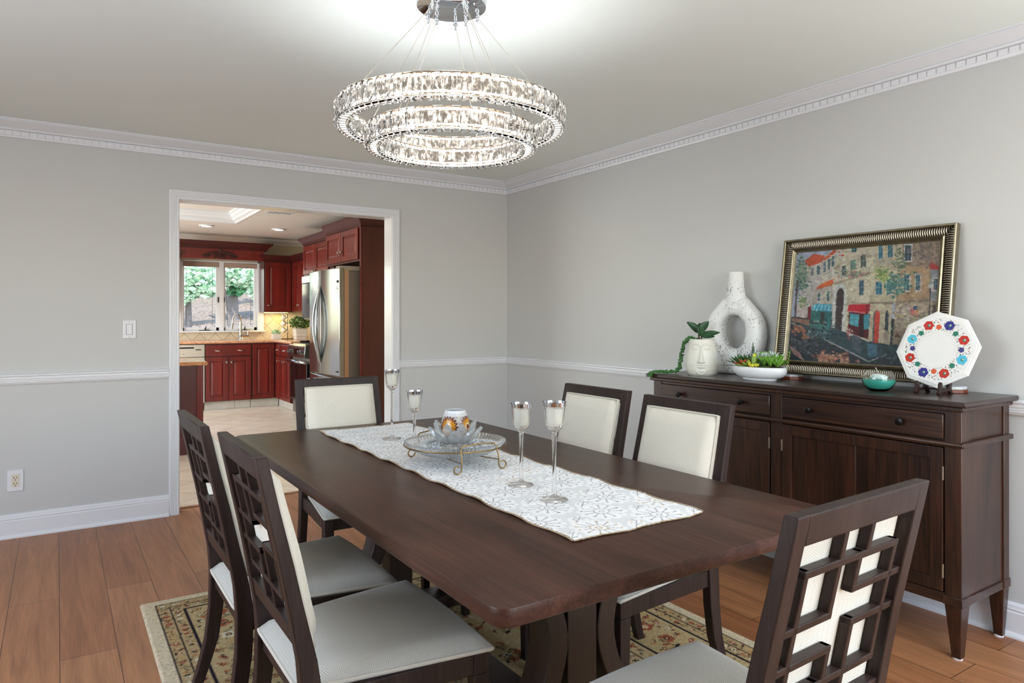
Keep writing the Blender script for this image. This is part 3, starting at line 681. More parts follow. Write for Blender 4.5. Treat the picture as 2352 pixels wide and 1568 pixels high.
ch = thing('chandelier', (HX0, HY0, 1.90), 'two-tier crystal ring chandelier hung on wires above the dining table', 'chandelier')
g = G().at(HX0, HY0, 0); g.lathe([(.001, 2.405), (.118, 2.405), (.124, 2.408), (.126, 2.415), (.126, 2.4398), (.001, 2.4398)], 64, caps=False); g.build('canopy', pbr('polished_canopy', (206, 209, 214), .05, 1), ch)
def crystal(rc, a, z0, z1, w, th, tiltz=0):
    """faceted upright prism: flat plate with bevelled edges and an off-centre ridge on its outer face"""
    g = G().at(HX0, HY0, 0, rz=a); h = z1-z0; b = .0045; q = RNG.random
    hw_ = w/2; sgn = 1 if th > 0 else -1; t = abs(th)
    X = lambda d: rc+sgn*d
    bx = [(X(0), -hw_, z0), (X(0), hw_, z0), (X(0), hw_, z1), (X(0), -hw_, z1), (X(t*.55), -hw_, z0), (X(t*.55), hw_, z0), (X(t*.55), hw_, z1), (X(t*.55), -hw_, z1)]
    nu, nv = 3, 5; face = [(X(t*(.62+.38*q())), (-.5+(i+.5+.5*(q()-.5))/nu)*w*.86, z0+h*(.07+.86*(j+.5+.5*(q()-.5))/nv)) for j in range(nv) for i in range(nu)]
    fs = [(0, 3, 2, 1), (0, 1, 5, 4), (1, 2, 6, 5), (2, 3, 7, 6), (3, 0, 4, 7)]; k = lambda i, j: 8+j*nu+i
    for j in range(nv-1):
        for i in range(nu-1): fs += [(k(i, j), k(i+1, j), k(i+1, j+1)), (k(i, j), k(i+1, j+1), k(i, j+1))]
    fs += [(4, 5, k(2, 0)), (4, k(2, 0), k(1, 0)), (4, k(1, 0), k(0, 0)), (7, k(0, 4), k(1, 4)), (7, k(1, 4), k(2, 4)), (7, k(2, 4), 6)]
    fs += [(4, k(0, j), k(0, j+1)) for j in range(2)]+[(4, k(0, 2), 7)]+[(7, k(0, j), k(0, j+1)) for j in range(2, 4)]
    fs += [(5, k(2, j+1), k(2, j)) for j in range(2)]+[(5, 6, k(2, 2))]+[(6, k(2, j+1), k(2, j)) for j in range(2, 4)]
    g.add(bx+face, fs)
    return g
cang = math.atan2(-5.0069-HY0, -3.2401-HX0)   # towards the camera
def ring(name, Ro, width, z0, z1, n, nfront):
    Ri = Ro-width
    root = G().at(HX0, HY0, 0)
    root.lathe([(Ri+.013, z1-.004), (Ro-.013, z1-.004), (Ro-.013, z1-.0005), (Ri+.013, z1-.0005)], 96, close=True, caps=False)
    pass
    G().at(HX0, HY0, 0).lathe([(Ro-.0165, z0+.006), (Ro-.0150, z0+.006), (Ro-.0150, z1-.006), (Ro-.0165, z1-.006)], 96, close=True, caps=False).lathe([(Ri+.0150, z0+.006), (Ri+.0165, z0+.006), (Ri+.0165, z1-.006), (Ri+.0150, z1-.006)], 96, close=True, caps=False).build('back_glow', BACK_GLOW, ch, smooth=40)
    root.lathe([(Ri+.016, z0+.007), (Ro-.016, z0+.007), (Ro-.016, z0+.009), (Ri+.016, z0+.009)], 96, close=True, caps=False)
    fr_ = root.build(name, GOLD, ch, smooth=40)
    G().at(HX0, HY0, 0).lathe([(Ri+.022, z1-.001), (Ro-.022, z1-.001), (Ro-.022, z1+.0005), (Ri+.022, z1+.0005)], 96, close=True, caps=False).build('led_strip', LEDTOP, fr_)
    g = G().at(HX0, HY0, 0)
    for r in (Ro-.0146, Ri+.0146):
        s = .0010 if r > (Ro+Ri)/2 else -.0010
        for (za, zb) in ((z1-.013, z1-.006), (z0+.010, z0+.015)): g.lathe([(r-abs(s)/2, za), (r+abs(s)/2, za), (r+abs(s)/2, zb), (r-abs(s)/2, zb)], 96, close=True, caps=False)
    g.lathe([(Ri+.021, z0+.005), (Ro-.021, z0+.005), (Ro-.021, z0+.0066), (Ri+.021, z0+.0066)], 96, close=True, caps=False)
    g.build('led_strip', LED, fr_)
    rest = G(); w = 2*PI*Ro/n*.93; wi = 2*PI*(Ri+.008)/n*.92
    for k in range(n):
        a = cang+2*PI*(k+.5)/n; d = abs((2*PI*(k+.5)/n+PI) % (2*PI)-PI)
        c = crystal(Ro-.0138, a, z0, z1, w, .0138)
        if d < PI*nfront/n: c.build('crystal', CRYST, fr_, smooth=0)
        else: rest.v += [] ; b = len(rest.v); rest.v += c.v; rest.f += [tuple(i+b for i in f) for f in c.f]
        for c in (crystal(Ri+.0138, a, z0, z1, wi, -.0138),):
            b = len(rest.v); rest.v += c.v; rest.f += [tuple(i+b for i in f) for f in c.f]
        # bottom plate between the two walls
        g = G().at(HX0, HY0, 0, rz=a); h = wi/2
        g.add([(Ri+.012, -h, z0-.0015), (Ro-.012, -w/2*.96, z0-.0015), (Ro-.012, w/2*.96, z0-.0015), (Ri+.012, h, z0-.0015),
               (Ri+.017, -h*.7, z0-.007), (Ro-.017, -w/2*.68, z0-.007), (Ro-.017, w/2*.68, z0-.007), (Ri+.017, h*.7, z0-.007)],
              [(3, 2, 1, 0), (4, 5, 6, 7), (0, 1, 5, 4), (1, 2, 6, 5), (2, 3, 7, 6), (3, 0, 4, 7)])
        b = len(rest.v); rest.v += g.v; rest.f += [tuple(i+b for i in f) for f in g.f]
    rest.build('crystal', CRYST, fr_, smooth=0, kind='stuff')
ring('upper_ring', .414, .062, 1.963, 2.035, 84, 48)
ring('lower_ring', .310, .062, 1.892, 1.962, 64, 48)
WIRE = pbr('steel_wire', (196, 190, 176), .3, .6)
for R, zr, n, off, cr in ((.385, 2.035, 5, .35, .095), (.28, 1.962, 4, .9, .075)):
    for k in range(n):
        a = cang+off+2*PI*k/n; ac = a+(.12 if n == 5 else -.1)
        p = (HX0+R*math.cos(a), HY0+R*math.sin(a), zr-.001); q = (HX0+cr*math.cos(ac), HY0+cr*math.sin(ac), 2.380)
        G().tube([q, p], .0011, 6).build('suspension_wire', WIRE, ch)
        g = G().at(q[0], q[1], 2.366); g.lathe([(.001, 0), (.004, 0), (.005, .006), (.005, .016), (.0085, .017), (.0085, .021), (.005, .022), (.006, .034), (.009, .036), (.009, .0395), (.001, .0395)], 14, caps=False)
        g.build('wire_gripper', CHROME, ch)
g = G().at(HX0+.05*math.cos(cang+1.6), HY0+.05*math.sin(cang+1.6), 2.388); g.lathe([(.001, 0), (.008, 0), (.0095, .003), (.0095, .0172), (.001, .0172)], 16, caps=False); g.build('canopy_nut', CHROME, ch)

# ---------------------------------------------------------------- wall plates
t = thing('light_switch', (-2.855, 0, 1.216), 'white rocker light switch on wall left of the doorway', 'light switch')
G().box(-2.893, -2.817, -.007, -.0, 1.158, 1.274).build('cover_plate', WPLAST, t, bevel=.003)
G().box(-2.873, -2.837, -.0085, -.006, 1.182, 1.250).build('rocker_frame', pbr('rocker_gap', (150, 150, 152), .5), t)
G().prism([(-.0085, 1.1845), (-.0145, 1.1845), (-.0105, 1.216), (-.0115, 1.2475), (-.0085, 1.2475)], 'x', -2.870, -2.840).build('rocker', WPLAST, t)
g = G()
for z in (1.167, 1.265): g.at(-2.855, -.0072, z, rx=PI/2).lathe([(.001, 0), (.003, 0), (.003, .001), (.001, .001)], 10, caps=False)
g.build('screw', pbr('plate_screw', (160, 160, 165), .4), t)
t = thing('power_outlet', (-3.443, 0, .333), 'duplex power outlet with white plate low on the back wall', 'power outlet')
G().box(-3.483, -3.403, -.007, 0, .270, .396).build('cover_plate', WPLAST, t, bevel=.003)
G().box(-3.462, -3.424, -.0095, -.006, .298, .370).build('receptacle', IVORY, t, bevel=.002)
g = G()
for z in (.352, .318):
    g.box(-3.4505, -3.4475, -.0101, -.009, z-.006, z+.005).box(-3.437, -3.434, -.0101, -.009, z-.005, z+.005).box(-3.4455, -3.4395, -.0101, -.009, z-.0165, z-.011)
g.build('slot', BLACKP, t)

# ---------------------------------------------------------------- sideboard (local: x along the wall from far to near, -y to the room)
SY = -2.978; SB = thing('sideboard', (-.012, SY, 0), 'dark walnut sideboard with two drawers and panelled doors against right wall', 'sideboard', rz=-PI/2)
L_ = lambda g, n, m, p=None, **k: g.build(n, m, p or SB, local=True, **k)
HL = .795; DF = -.415; DB = -.012; LEG = .066
ST = .977
g = G(); g.box(-HL-.028, HL+.028, DF-.034, .004, .957, ST); L_(g, 'top', SB_TOP, bevel=.004)
g = G(); g.box(-HL-.014, HL+.014, DF-.018, DB, .938, .957); L_(g, 'cornice', SB_H, bevel=.005)
for sx in (-1, 1):
    for (a, b) in ((DF, DF+LEG), (DB-.048, DB)):
        x0, x1 = (HL-.060, HL) if sx > 0 else (-HL, -HL+.060)
        fx, fy = (1 if sx > 0 else 0), (0 if a == DF else 1)
        g = G().box(x0, x1, a, b, .225, .938).box(x0-.004, x1+.004, a-.004, b+.004, .205, .240).taper(x0, x1, a, b, .006, .205, .52, ax=.5+(.12 if sx > 0 else -.12), ay=.5)
        leg = L_(g, 'leg', SB_V, bevel=.0025)
        cx = (x0+x1)/2+(.002 if sx > 0 else -.002); L_(G().at(cx, (a+b)/2, 0).lathe([(.001, 0), (.017, 0), (.017, .007), (.001, .007)], 16, caps=False), 'felt_pad', WPLAST, leg)
    xs_ = sx*(HL-.014); g = G().box(xs_-.008, xs_+.008, DF+LEG, DB-.048, .235, .938); L_(g, 'side_panel', SB_V)
    g = G().box(sx*HL-.012*(sx > 0), sx*HL+.012*(sx < 0), DF+LEG, DB-.048, .205, .235); L_(g, 'side_rail', SB_V)
g = G(); wz = .812
for prof in ([(DF-.014, wz-.010), (DF-.018, wz-.003), (DF-.018, wz+.004), (DF-.012, wz+.010), (DF+.01, wz+.010), (DF+.01, wz-.010)],): g.loft([[(t_, y, z) for y, z in prof] for t_ in (-HL-.012, HL+.012)])
for sx in (-1, 1): g.box(sx*(HL-.004), sx*(HL+.014), DF-.01, DB+.004, wz-.010, wz+.010)
L_(g, 'waist_molding', SB_H, bevel=.003)
L_(G().box(-.030, .030, DF, DF+.05, .205, .938), 'centre_post', SB_V, bevel=.002)
L_(G().box(-HL+.06, HL-.06, DF+.002, DF+.04, .205, .245), 'bottom_rail', SB_H, bevel=.002)
L_(G().box(-HL+.01, HL-.01, DF+.022, DB, .24, .936), 'carcass', SB_V)
L_(G().box(-HL+.06, HL-.06, DF+.004, DF+.03, .925, .938), 'top_rail', SB_H)
def knob(x, z, parent, y=DF-.008):
    g = G().at(x, y, z, rx=PI/2); g.lathe([(.001, .0), (.009, 0), (.009, .002), (.005, .004), (.005, .013), (.010, .016), (.0145, .019), (.0155, .022), (.0145, .025), (.011, .026), (.0105, .0248), (.006, .0255), (.0055, .027), (.001, .0272)], 24, caps=False)
    L_(g, 'knob', DARKMETAL, parent, smooth=50)
for (a, b) in ((-HL+.062, -.033), (.033, HL-.062)):
    d = L_(G().box(a, b, DF-.006, DF+.02, .829, .923), 'drawer', SB_H, bevel=.003)
    for q in (.21, .78): knob(a+(b-a)*q, .878, d)
def sb_door(a, b, hinge):
    z0, z1 = .249, .796; w = .046; y0, y1 = DF-.004, DF+.018
    d = L_(G().box(a, a+w, y0, y1, z0, z1).box(b-w, b, y0, y1, z0, z1).box(a+w, b-w, y0, y1, z1-w, z1).box(a+w, b-w, y0, y1, z0, z0+w), 'door', SB_V, bevel=.003, smooth=0)
    L_(G().box(a+w-.002, b-w+.002, DF+.006, DF+.014, z0+w-.002, z1-w+.002), 'door_panel', SB_V, d)
    for hz in (.33, .70):
        x = a-.002 if hinge < 0 else b+.002
        L_(G().at(x, DF-.007, hz-.024).lathe([(.001, 0), (.004, 0), (.004, .048), (.001, .048)], 10, caps=False), 'hinge', BRASS if 0 else DARKMETAL, d)
M_ = (.033+HL-.062)/2
# each half: one wide door frame with a seam (pair of doors)
def sb_pair(a, b):
    m = (a+b)/2
    z0, z1 = .249, .796; w = .046; y0, y1 = DF-.004, DF+.018
    for (p, q, hs) in ((a, m-.0006, -1), (m+.0006, b, 1)):
        g = G()
        if hs < 0: g.box(p, p+w, y0, y1, z0, z1).box(p+w, q, y0, y1, z1-w, z1).box(p+w, q, y0, y1, z0, z0+w)
        else: g.box(q-w, q, y0, y1, z0, z1).box(p, q-w, y0, y1, z1-w, z1).box(p, q-w, y0, y1, z0, z0+w)
        d = L_(g, 'door', SB_V, bevel=.0025, smooth=0)
        pa, pb = (p+w-.002, q) if hs < 0 else (p, q-w+.002)
        L_(G().box(pa, pb, DF+.005, DF+.013, z0+w-.002, z1-w+.002), 'door_panel', SB_V, d, bevel=.0012)
        for hz in (.33, .70):
            x = p-.0015 if hs < 0 else q+.0015
            L_(G().at(x, DF-.006, hz-.026).lathe([(.001, 0), (.0042, 0), (.0042, .052), (.001, .052)], 10, caps=False), 'hinge', NICKEL, d)
sb_pair(-HL+.064, -.035); sb_pair(.035, HL-.064)

# ---------------------------------------------------------------- things on the sideboard (world coordinates)
# face planter
def face_pot():
    px, py = -.275, -2.400; t = thing('potted_plant', (px, py, ST), 'white face-shaped pot with glossy leaves and trailing succulent on the sideboard', 'potted plant')
    prof = [(0, .070), (.010, .078), (.03, .0845), (.06, .0875), (.10, .085), (.14, .076), (.17, .069), (.195, .066)]
    n_ = 180; zs = np.linspace(0, .195, 150); rr = np.interp(zs, [p[0] for p in prof], [p[1] for p in prof]); th = np.linspace(-PI, PI, n_)
    T, Zg = np.meshgrid(th, zs); R = np.repeat(rr[:, None], n_, 1)
    x = T*.080; z = Zg          # face drawn about T = 0
    ga = lambda v, s: np.exp(-(v/s)**2)
    h = np.zeros_like(R)
    nb = np.clip((.150-z)/(.150-.075), 0, 1); nose = (z > .066) & (z < .158); nw = .005+.008*nb**2
    h += np.where(nose, (.003+.012*nb)*ga(x, nw), 0)*np.clip((z-.066)/.006, 0, 1)
    for s in (-1, 1):
        ax = s*x-.004; arch = .158-((ax-.030)**2)*14+.012*0
        h += .0035*ga(z-(.168-14*(ax-.026)**2), .0045)*((ax > -.004) & (ax < .056))
        ex = (s*x-.033)/.019; ez = (z-.146)/.0095; e = 1-ex**2-ez**2; h += .0035*np.sqrt(np.clip(e, 0, 1)); h -= .0012*ga(z-.1435+.002*ex**2, .0012)*(np.abs(ex) < .95)
    h += .0050*ga(x, .016)*ga(z-.0575, .0048)+.0058*ga(x, .0135)*ga(z-.0460, .0052)-.003*ga(x, .019)*ga(z-.0520, .0014)
    h += .0028*ga((np.hypot(x, (z-.030)*1.0)-.024), .0030)*((z < .028))
    h += .003*ga(x, .02)*ga(z-.022, .010)
    face = math.atan2(-5.0-py, -3.24-px)-.06; a = T+face
    h = h*1.5; P = np.stack([(R+h)*np.cos(a), (R+h)*np.sin(a), Zg], -1)
    POT = pbr('matte_white_ceramic', (226, 224, 212), .5)
    o = grid_mesh('pot', P, POT, parent=t)
    G().at(px, py, ST).lathe([(.066, .195), (.060, .1955), (.057, .190), (.057, .165), (.001, .165)], 48, caps=False).lathe([(.001, .001), (.069, .0), (.070, .002), (.001, .004)], 48, caps=False).build('pot_rim', POT, t)
    LEAF = leafmat('glossy_dark_leaf', (34, 72, 40)); STEM = pbr('plant_stem', (84, 70, 52), .7)
    rt_, tw_ = Vector((.8355, -.5494, 0)), Vector((-.5494, -.8355, 0))
    def leaf(base, r_, u_, f_, ln, wd, curl=.35):
        """r_, u_, f_: growth direction as right / up / towards the room"""
        d = (rt_*r_+Vector((0, 0, 1))*u_+tw_*f_).normalized(); nrm = (tw_*.8+Vector((0, 0, .55))); nrm = (nrm-d*nrm.dot(d)).normalized(); sd = nrm.cross(d)
        g = G(); rows = []
        for i in range(11):
            u = i/10; w = wd*math.sin(PI*min(1, u**.8*.97+.02))**.75
            rows.append([tuple(Vector(base)+d*(u*ln)+sd*((j/6-.5)*2*w)+nrm*(-curl*ln*u*u*.5+.35*w*abs((j/6-.5)*2)**1.5)) for j in range(7)])
        return g.sheet(rows)
    S0 = (px-.005, py+.01, ST+.165)
    view = cang
    stems = [((px, py+.012, ST+.165), (px-.004, py+.022, ST+.232)), ((px-.01, py-.01, ST+.165), (px-.02, py-.012, ST+.212))]
    for a_, b_ in stems: G().tube([a_, ((a_[0]+b_[0])/2, (a_[1]+b_[1])/2+.004, (a_[2]+b_[2])/2), b_], [.006, .005, .004], 7).build('stem', STEM, t)
    # leaves: az 90deg = +y (left in the photo), -90 = right
    for (bi, r_, u_, f_, ln, wd) in ((0, -.75, .75, .2, .085, .024), (0, .62, .75, .1, .082, .023), (0, .25, .85, -.3, .06, .018), (1, -.15, .9, .35, .062, .021), (1, .95, .30, .35, .098, .019), (1, .80, .05, .5, .070, .019), (1, .3, .5, -.6, .05, .017)):
        leaf(stems[bi][1], r_, u_, f_, ln, wd).build('leaf', LEAF, t, smooth=60, solid=.0012)
    # trailing strand with bead leaves
    SUC = leafmat('bead_succulent', (62, 112, 52)); path = [(px, py+.03, ST+.185), (px-.03, py+.060, ST+.205), (px-.045, py+.088, ST+.170), (px-.05, py+.100, ST+.125), (px-.055, py+.105, ST+.08), (px-.06, py+.108, ST+.035), (px-.075, py+.118, ST+.014), (px-.11, py+.145, ST+.012), (px-.15, py+.170, ST+.012), (px-.182, py+.185, ST+.009), (px-.200, py+.192, ST+.003), (px-.206, py+.196, ST-.016)]
    pv = [Vector(p) for p in path]; g = G(); dense = []
    for i in range(len(pv)-1):
        for q in range(8): dense.append(pv[i].lerp(pv[i+1], q/8))
    for d in dense:
        for q in range(4):
            a_ = RNG.random()*6.28; b_ = RNG.random()*2-1; r = .0092; c = d+Vector((math.cos(a_)*r, math.sin(a_)*r, b_*.008))
            if d.z > ST+.001: c.z = max(c.z, ST+.0055)
            else: c.x = min(c.x, -.468)
            g.sphere(tuple(c), .0050, 6, 5, (1, 1, .8))
    st = G().tube(path, .002, 6).build('trailing_stem', STEM, t)
    g.build('trailing_bead', SUC, t, kind='stuff')
face_pot()
# ring vase: a swept tube body with a neck, hole through it; sits facing the room
def vase():
    vx, vy = -.088, -2.475; t = thing('vase', (vx, vy, ST), 'tall white speckled ceramic vase with an oval hole, behind the succulents', 'vase')
    m, nt, N, L, B = nodes('speckled_ceramic')
    v = mapping(N, L, (1, 1, .45)); f = noise(N, L, v, 150, 4, .75); r_ = noise(N, L, mapping(N, L), 9, 2)
    th_ = math_(N, L, 'SUBTRACT', f, math_(N, L, 'MULTIPLY', r_, .42)); L.new(ramp(N, L, th_, [(.385, S(228, 228, 226)), (.42, S(84, 88, 98))]), B.inputs['Base Color']); B.inputs['Roughness'].default_value = .75; bump(N, L, B, f, .4, .002)
    H = .565; zc, hh, hw_ = .235, .092, .084   # hole centre, half height, half width
    # outline half width w(z), half depth d(z)
    ow = lambda z: float(np.interp(z, [0, .01, .05, .10, .155, .205, .25, .295, .341, .369, .40, .433, .48, .555, .565], [.108, .113, .128, .148, .163, .171, .170, .160, .136, .110, .081, .055, .046, .042, .040]))
    od = lambda z: float(np.interp(z, [0, .01, .10, .22, .32, .40, .45, .565], [.050, .054, .060, .062, .058, .050, .046, .040]))
    bm = bmesh.new()
    # build as rings around each of: solid bottom, two side columns, solid top+neck, by sampling z
    zs = np.linspace(0, H, 95); n_ = 20; g = G(); pr = 2.6
    def se(cx, a, b, z): return [(cx+a*math.copysign(abs(math.cos(q))**(2/pr), math.cos(q)), b*math.copysign(abs(math.sin(q))**(2/pr), math.sin(q)), z) for q in [2*PI*(j+.5)/n_ for j in range(n_)]]
    hole = lambda z: (hw_*math.sqrt(max(0, 1-((z-zc)/hh)**2)))
    low = [z for z in zs if z <= zc-hh]; up = [z for z in zs if z >= zc+hh]
    # polar build: body swept between the outer outline and the hole outline
    NT, NS = 96, 24; rings = []
    cx0, cz0 = 0, zc
    pts_out = []
    for i in range(NT):
        a = 2*PI*i/NT; hx, hz = hw_*math.cos(a), zc+hh*math.sin(a)
        # outer point along the ray
        lo, hi = .0, .6
        for _ in range(40):
            mid = (lo+hi)/2; X_, Z_ = mid*math.cos(a), zc+mid*math.sin(a)
            inside = 0 <= Z_ <= .42 and abs(X_) <= ow(Z_)
            if inside: lo = mid
            else: hi = mid
        pts_out.append((lo*math.cos(a), zc+lo*math.sin(a), hx, hz))
    for (X_, Z_, hx, hz) in pts_out:
        dep = min(od(Z_), od(hz)); ring_ = []
        for j in range(NS):
            q = 2*PI*j/NS; u = .5+.5*math.copysign(abs(math.cos(q))**.62, math.cos(q)); w_ = math.copysign(abs(math.sin(q))**.62, math.sin(q))
            ring_.append((hx+(X_-hx)*u, dep*w_, hz+(Z_-hz)*u))
        rings.append(ring_)
    rings.append(rings[0]); g.at(vx, vy, ST, rz=-PI/2+.10); g.loft(rings, caps=False)
    nz = np.linspace(.36, H, 26)
    nr = [[(ow(z)*math.cos(2*PI*j/32), od(z)*math.sin(2*PI*j/32), z) for j in range(32)] for z in nz]
    nr += [[(p[0]*.80, p[1]*.80, p[2]) for p in nr[-1]], [(p[0]*.78, p[1]*.78, p[2]-.05) for p in nr[-1]]]
    g.loft(nr)
    g.build('vase_body', m, t, smooth=60)
vase()
# succulent bowl
def succ():
    bx, by = -.270, -2.768; t = thing('succulent_bowl', (bx, by, ST), 'low white oval bowl planted with mixed artificial succulents on the sideboard', 'potted plant')
    sx, sy = .085, .148
    prof = [(.001, 0), (.62, 0), (.64, .004), (.62, .007), (.86, .018), (.98, .036), (1.0, .050), (.985, .062), (.955, .066), (.93, .062), (.93, .052), (.001, .052)]
    g = G(); g.loft([[(bx+sx*r*math.cos(2*PI*j/56), by+sy*r*math.sin(2*PI*j/56), ST+z) for j in range(56)] for r, z in prof], caps=False)
    g.build('bowl', pbr('white_glazed_bowl', (236, 236, 238), .3), t, smooth=50)
    cols = {'g1': (104, 152, 52), 'g2': (58, 98, 46), 'g3': (136, 168, 74), 'dk': (44, 74, 44), 'wh': (206, 216, 214), 'yl': (214, 206, 60), 'rd': (186, 96, 60)}
    LM = {k: leafmat('succulent_'+k, c) for k, c in cols.items()}
    def rosette(x, y, z, n_, ln, wd, el0, el1, mat, name='rosette', rnd=.2):
        g = G(); ln *= 1.75; wd *= 1.2; z += .010
        for i in range(n_):
            u = i/max(1, n_-1); az = i*2.4; el = el0+(el1-el0)*u+RNG.normal()*rnd*.3; l = ln*(.7+.3*(1-u))
            m = Matrix.Translation((bx+x, by+y, ST+z)) @ Matrix.Rotation(az, 4, 'Z') @ Matrix.Rotation(-el, 4, 'Y'); g.mat(m)
            g.loft([[(l*q, wd*w*math.cos(2*PI*j/8), .35*wd*w*math.sin(2*PI*j/8)+.0) for j in range(8)] for q, w in ((0, .25), (.25, .7), (.55, 1), (.8, .75), (1, .06))])
        g.build(name, LM[mat], t, smooth=60)
    # y + = left in the photo
    rosette(-.03, .085, .058, 16, .050, .008, .2, 1.1, 'g2'); rosette(-.045, .060, .058, 9, .032, .011, .3, 1.2, 'rd'); rosette(-.05, .038, .055, 9, .034, .010, .1, 1.0, 'g3')
    rosette(.02, .03, .062, 12, .05, .006, .7, 1.3, 'wh'); rosette(.0, -.02, .068, 16, .05, .006, .5, 1.4, 'wh'); rosette(.02, -.065, .07, 16, .052, .006, .5, 1.4, 'wh')
    rosette(.03, -.005, .075, 10, .045, .014, .6, 1.4, 'g1'); rosette(.025, -.085, .070, 9, .040, .014, .8, 1.5, 'g1')
    rosette(-.04, -.058, .066, 6, .034, .015, .9, 1.5, 'g1'); rosette(-.035, -.090, .066, 6, .034, .015, .9, 1.5, 'g1'); rosette(-.02, -.118, .062, 6, .030, .014, .8, 1.5, 'g1')
    rosette(.03, .10, .06, 12, .05, .004, .4, 1.2, 'dk'); rosette(-.02, .115, .056, 12, .045, .004, .0, .9, 'g2'); rosette(.04, .06, .06, 10, .04, .008, .6, 1.3, 'g2')
    for (x, y, h, ti) in ((.01, .040, .135, .10), (.012, .055, .120, -.08)):
        g = G(); g.tube([(bx+x, by+y, ST+.05), (bx+x, by+y+ti*.03, ST+.05+h*.5), (bx+x, by+y+ti*.08, ST+.05+h)], [.006, .007, .0015], 8)
        for q in range(9):
            for s in (-1, 1): g.sphere((bx+x, by+y+ti*.08*q/9+s*.007, ST+.052+h*.9*q/9), .0026, 5, 4)
        g.build('cactus', LM['dk'], t, smooth=60)
    g = G(); g.lathe([(.001, .05), (.012, .05), (.0145, .07), (.0145, .088), (.010, .098), (.001, .100)], 14, (bx-.045, by-.004, ST+.022), caps=False); g.build('cactus', LM['g3'], t); G().sphere((bx-.045, by-.004, ST+.122), .010, 10, 6).build('cactus_cap', LM['yl'], t)
    for (x, y, z) in ((-.06, .015, .066), (-.064, .004, .060), (-.066, -.010, .060), (-.06, -.024, .062), (-.058, -.034, .066), (-.05, .022, .072)):
        g = G(); z += .014; g.sphere((bx+x, by+y, ST+z), .0085, 8, 6)
        for q in range(14):
            a, b = RNG.random()*6.28, RNG.random()*2-1; c = math.sqrt(1-b*b); g.at(0, 0, 0).tube([(bx+x+.006*c*math.cos(a), by+y+.006*c*math.sin(a), ST+z+.006*b), (bx+x+.0105*c*math.cos(a), by+y+.0105*c*math.sin(a), ST+z+.0105*b)], .0007, 4)
        g.build('cactus_ball', LM['yl'], t)
    for (x, y, h, ly) in ((.03, .075, .075, .015), (.03, -.135, .105, -.02)):
        g = G(); p0 = (bx+x, by+y, ST+.05); p1 = (bx+x, by+y+ly, ST+.05+h); g.tube([p0, p1], .0012, 5)
        for q in range(9):
            u = .35+.65*q/9; c = [p0[k]+(p1[k]-p0[k])*u for k in range(3)]; s = 1 if q % 2 else -1
            g.tube([tuple(c), (c[0]-.004, c[1]+s*.011, c[2]+.007)], [.0022, .0006], 5)
        g.build('sprig', LM['g2' if ly > 0 else 'g3'], t)
    for q in range(9): rosette((RNG.random()-.5)*.09, (q-4)*.027, .066, 9, .026, .007, .3, 1.3, ['g1', 'g3', 'g2'][q % 3])
    G().at(bx, by, ST).loft([[(sx*.92*math.cos(2*PI*j/40), sy*.92*math.sin(2*PI*j/40), .0525) for j in range(40)], [(sx*.4*math.cos(2*PI*j/40), sy*.55*math.sin(2*PI*j/40), .080) for j in range(40)]]).build('moss', pbr('moss', (70, 84, 40), .9, var=.4, vscale=60), t)
succ()
# coasters that carry the painting
for (y, x, lab) in ((-2.840, -.105, 'marble-topped wooden coaster under the far corner of the painting, by the bowl'), (-3.596, -.105, 'marble-topped wooden coaster under the near corner of the painting, behind the plate')):
    t = thing('coaster', (x, y, ST), lab, 'coaster', 'coasters under the painting'); oc = lambda r: [(x+r*math.cos(PI/8+k*PI/4), y+r*math.sin(PI/8+k*PI/4)) for k in range(8)]
    G().prism(oc(.056), 'z', ST, ST+.0145).build('wood_base', wood('coaster_wood', (92, 40, 26), (130, 62, 40), 'y', 20, .4) if 'coaster_wood' not in MATS else MATS['coaster_wood'], t, bevel=.002, smooth=0)
    G().prism(oc(.052), 'z', ST+.0145, ST+.027).build('marble_top', pbr('grey_marble', (206, 208, 210), .35, var=.12, vscale=60) if 'grey_marble' not in MATS else MATS['grey_marble'], t, bevel=.002, smooth=0)
# ---------------------------------------------------------------- framed street painting leaning on the wall
FW, FH, FB = .836, .692, .068
TILT = math.asin(.10/.692)
pic = thing('framed_painting', (-.118, -3.172, ST+.0275), 'framed street-scene painting in ribbed silver-gold frame leaning on the right wall', 'painting', rz=0)
pic.rotation_euler = (-TILT, 0, -PI/2)
FGOLD = pbr('champagne_leaf', (146, 137, 116), .34, 1, var=.2, vscale=30); FRIB = pbr('antique_silver_rib', (178, 168, 150), .28, 1); FBACK = pbr('dark_rib_groove', (34, 28, 26), .5)
def mitre(g, prof):   # prof: (inset, -y out) loop
    c = lambda i: [(-FW/2+i, i), (FW/2-i, i), (FW/2-i, FH-i), (-FW/2+i, FH-i)]
    rings = [[(c(i)[k][0], d, c(i)[k][1]) for i, d in prof] for k in range(4)]; rings.append(rings[0]); g.loft(rings, caps=False)
g = G(); mitre(g, [(0, 0), (0, -.030), (.004, -.034), (.009, -.034), (.012, -.028), (.012, 0)]); mitre(g, [(.049, 0), (.049, -.022), (.054, -.027), (.058, -.020), (.060, -.022), (.063, -.016), (FB+.002, -.012), (FB+.002, 0)])
fr_ = g.build('frame', FGOLD, pic, local=True, smooth=25)
g = G(); mitre(g, [(.012, 0), (.012, -.0135), (.049, -.0075), (.049, 0)]); g.build('rib_groove', FBACK, fr_, local=True, smooth=0)
g = G(); pit = .0098
def rib(p0, p1, d0, d1, out0, out1):
    # half round bar from p0 to p1 in the x/z plane
    g.tube([(p0[0], out0, p0[1]), ((p0[0]+p1[0])/2, min(out0, out1)-.0055, (p0[1]+p1[1])/2), (p1[0], out1, p1[1])], .0027, 6)
k = int((FW-.03)/pit)
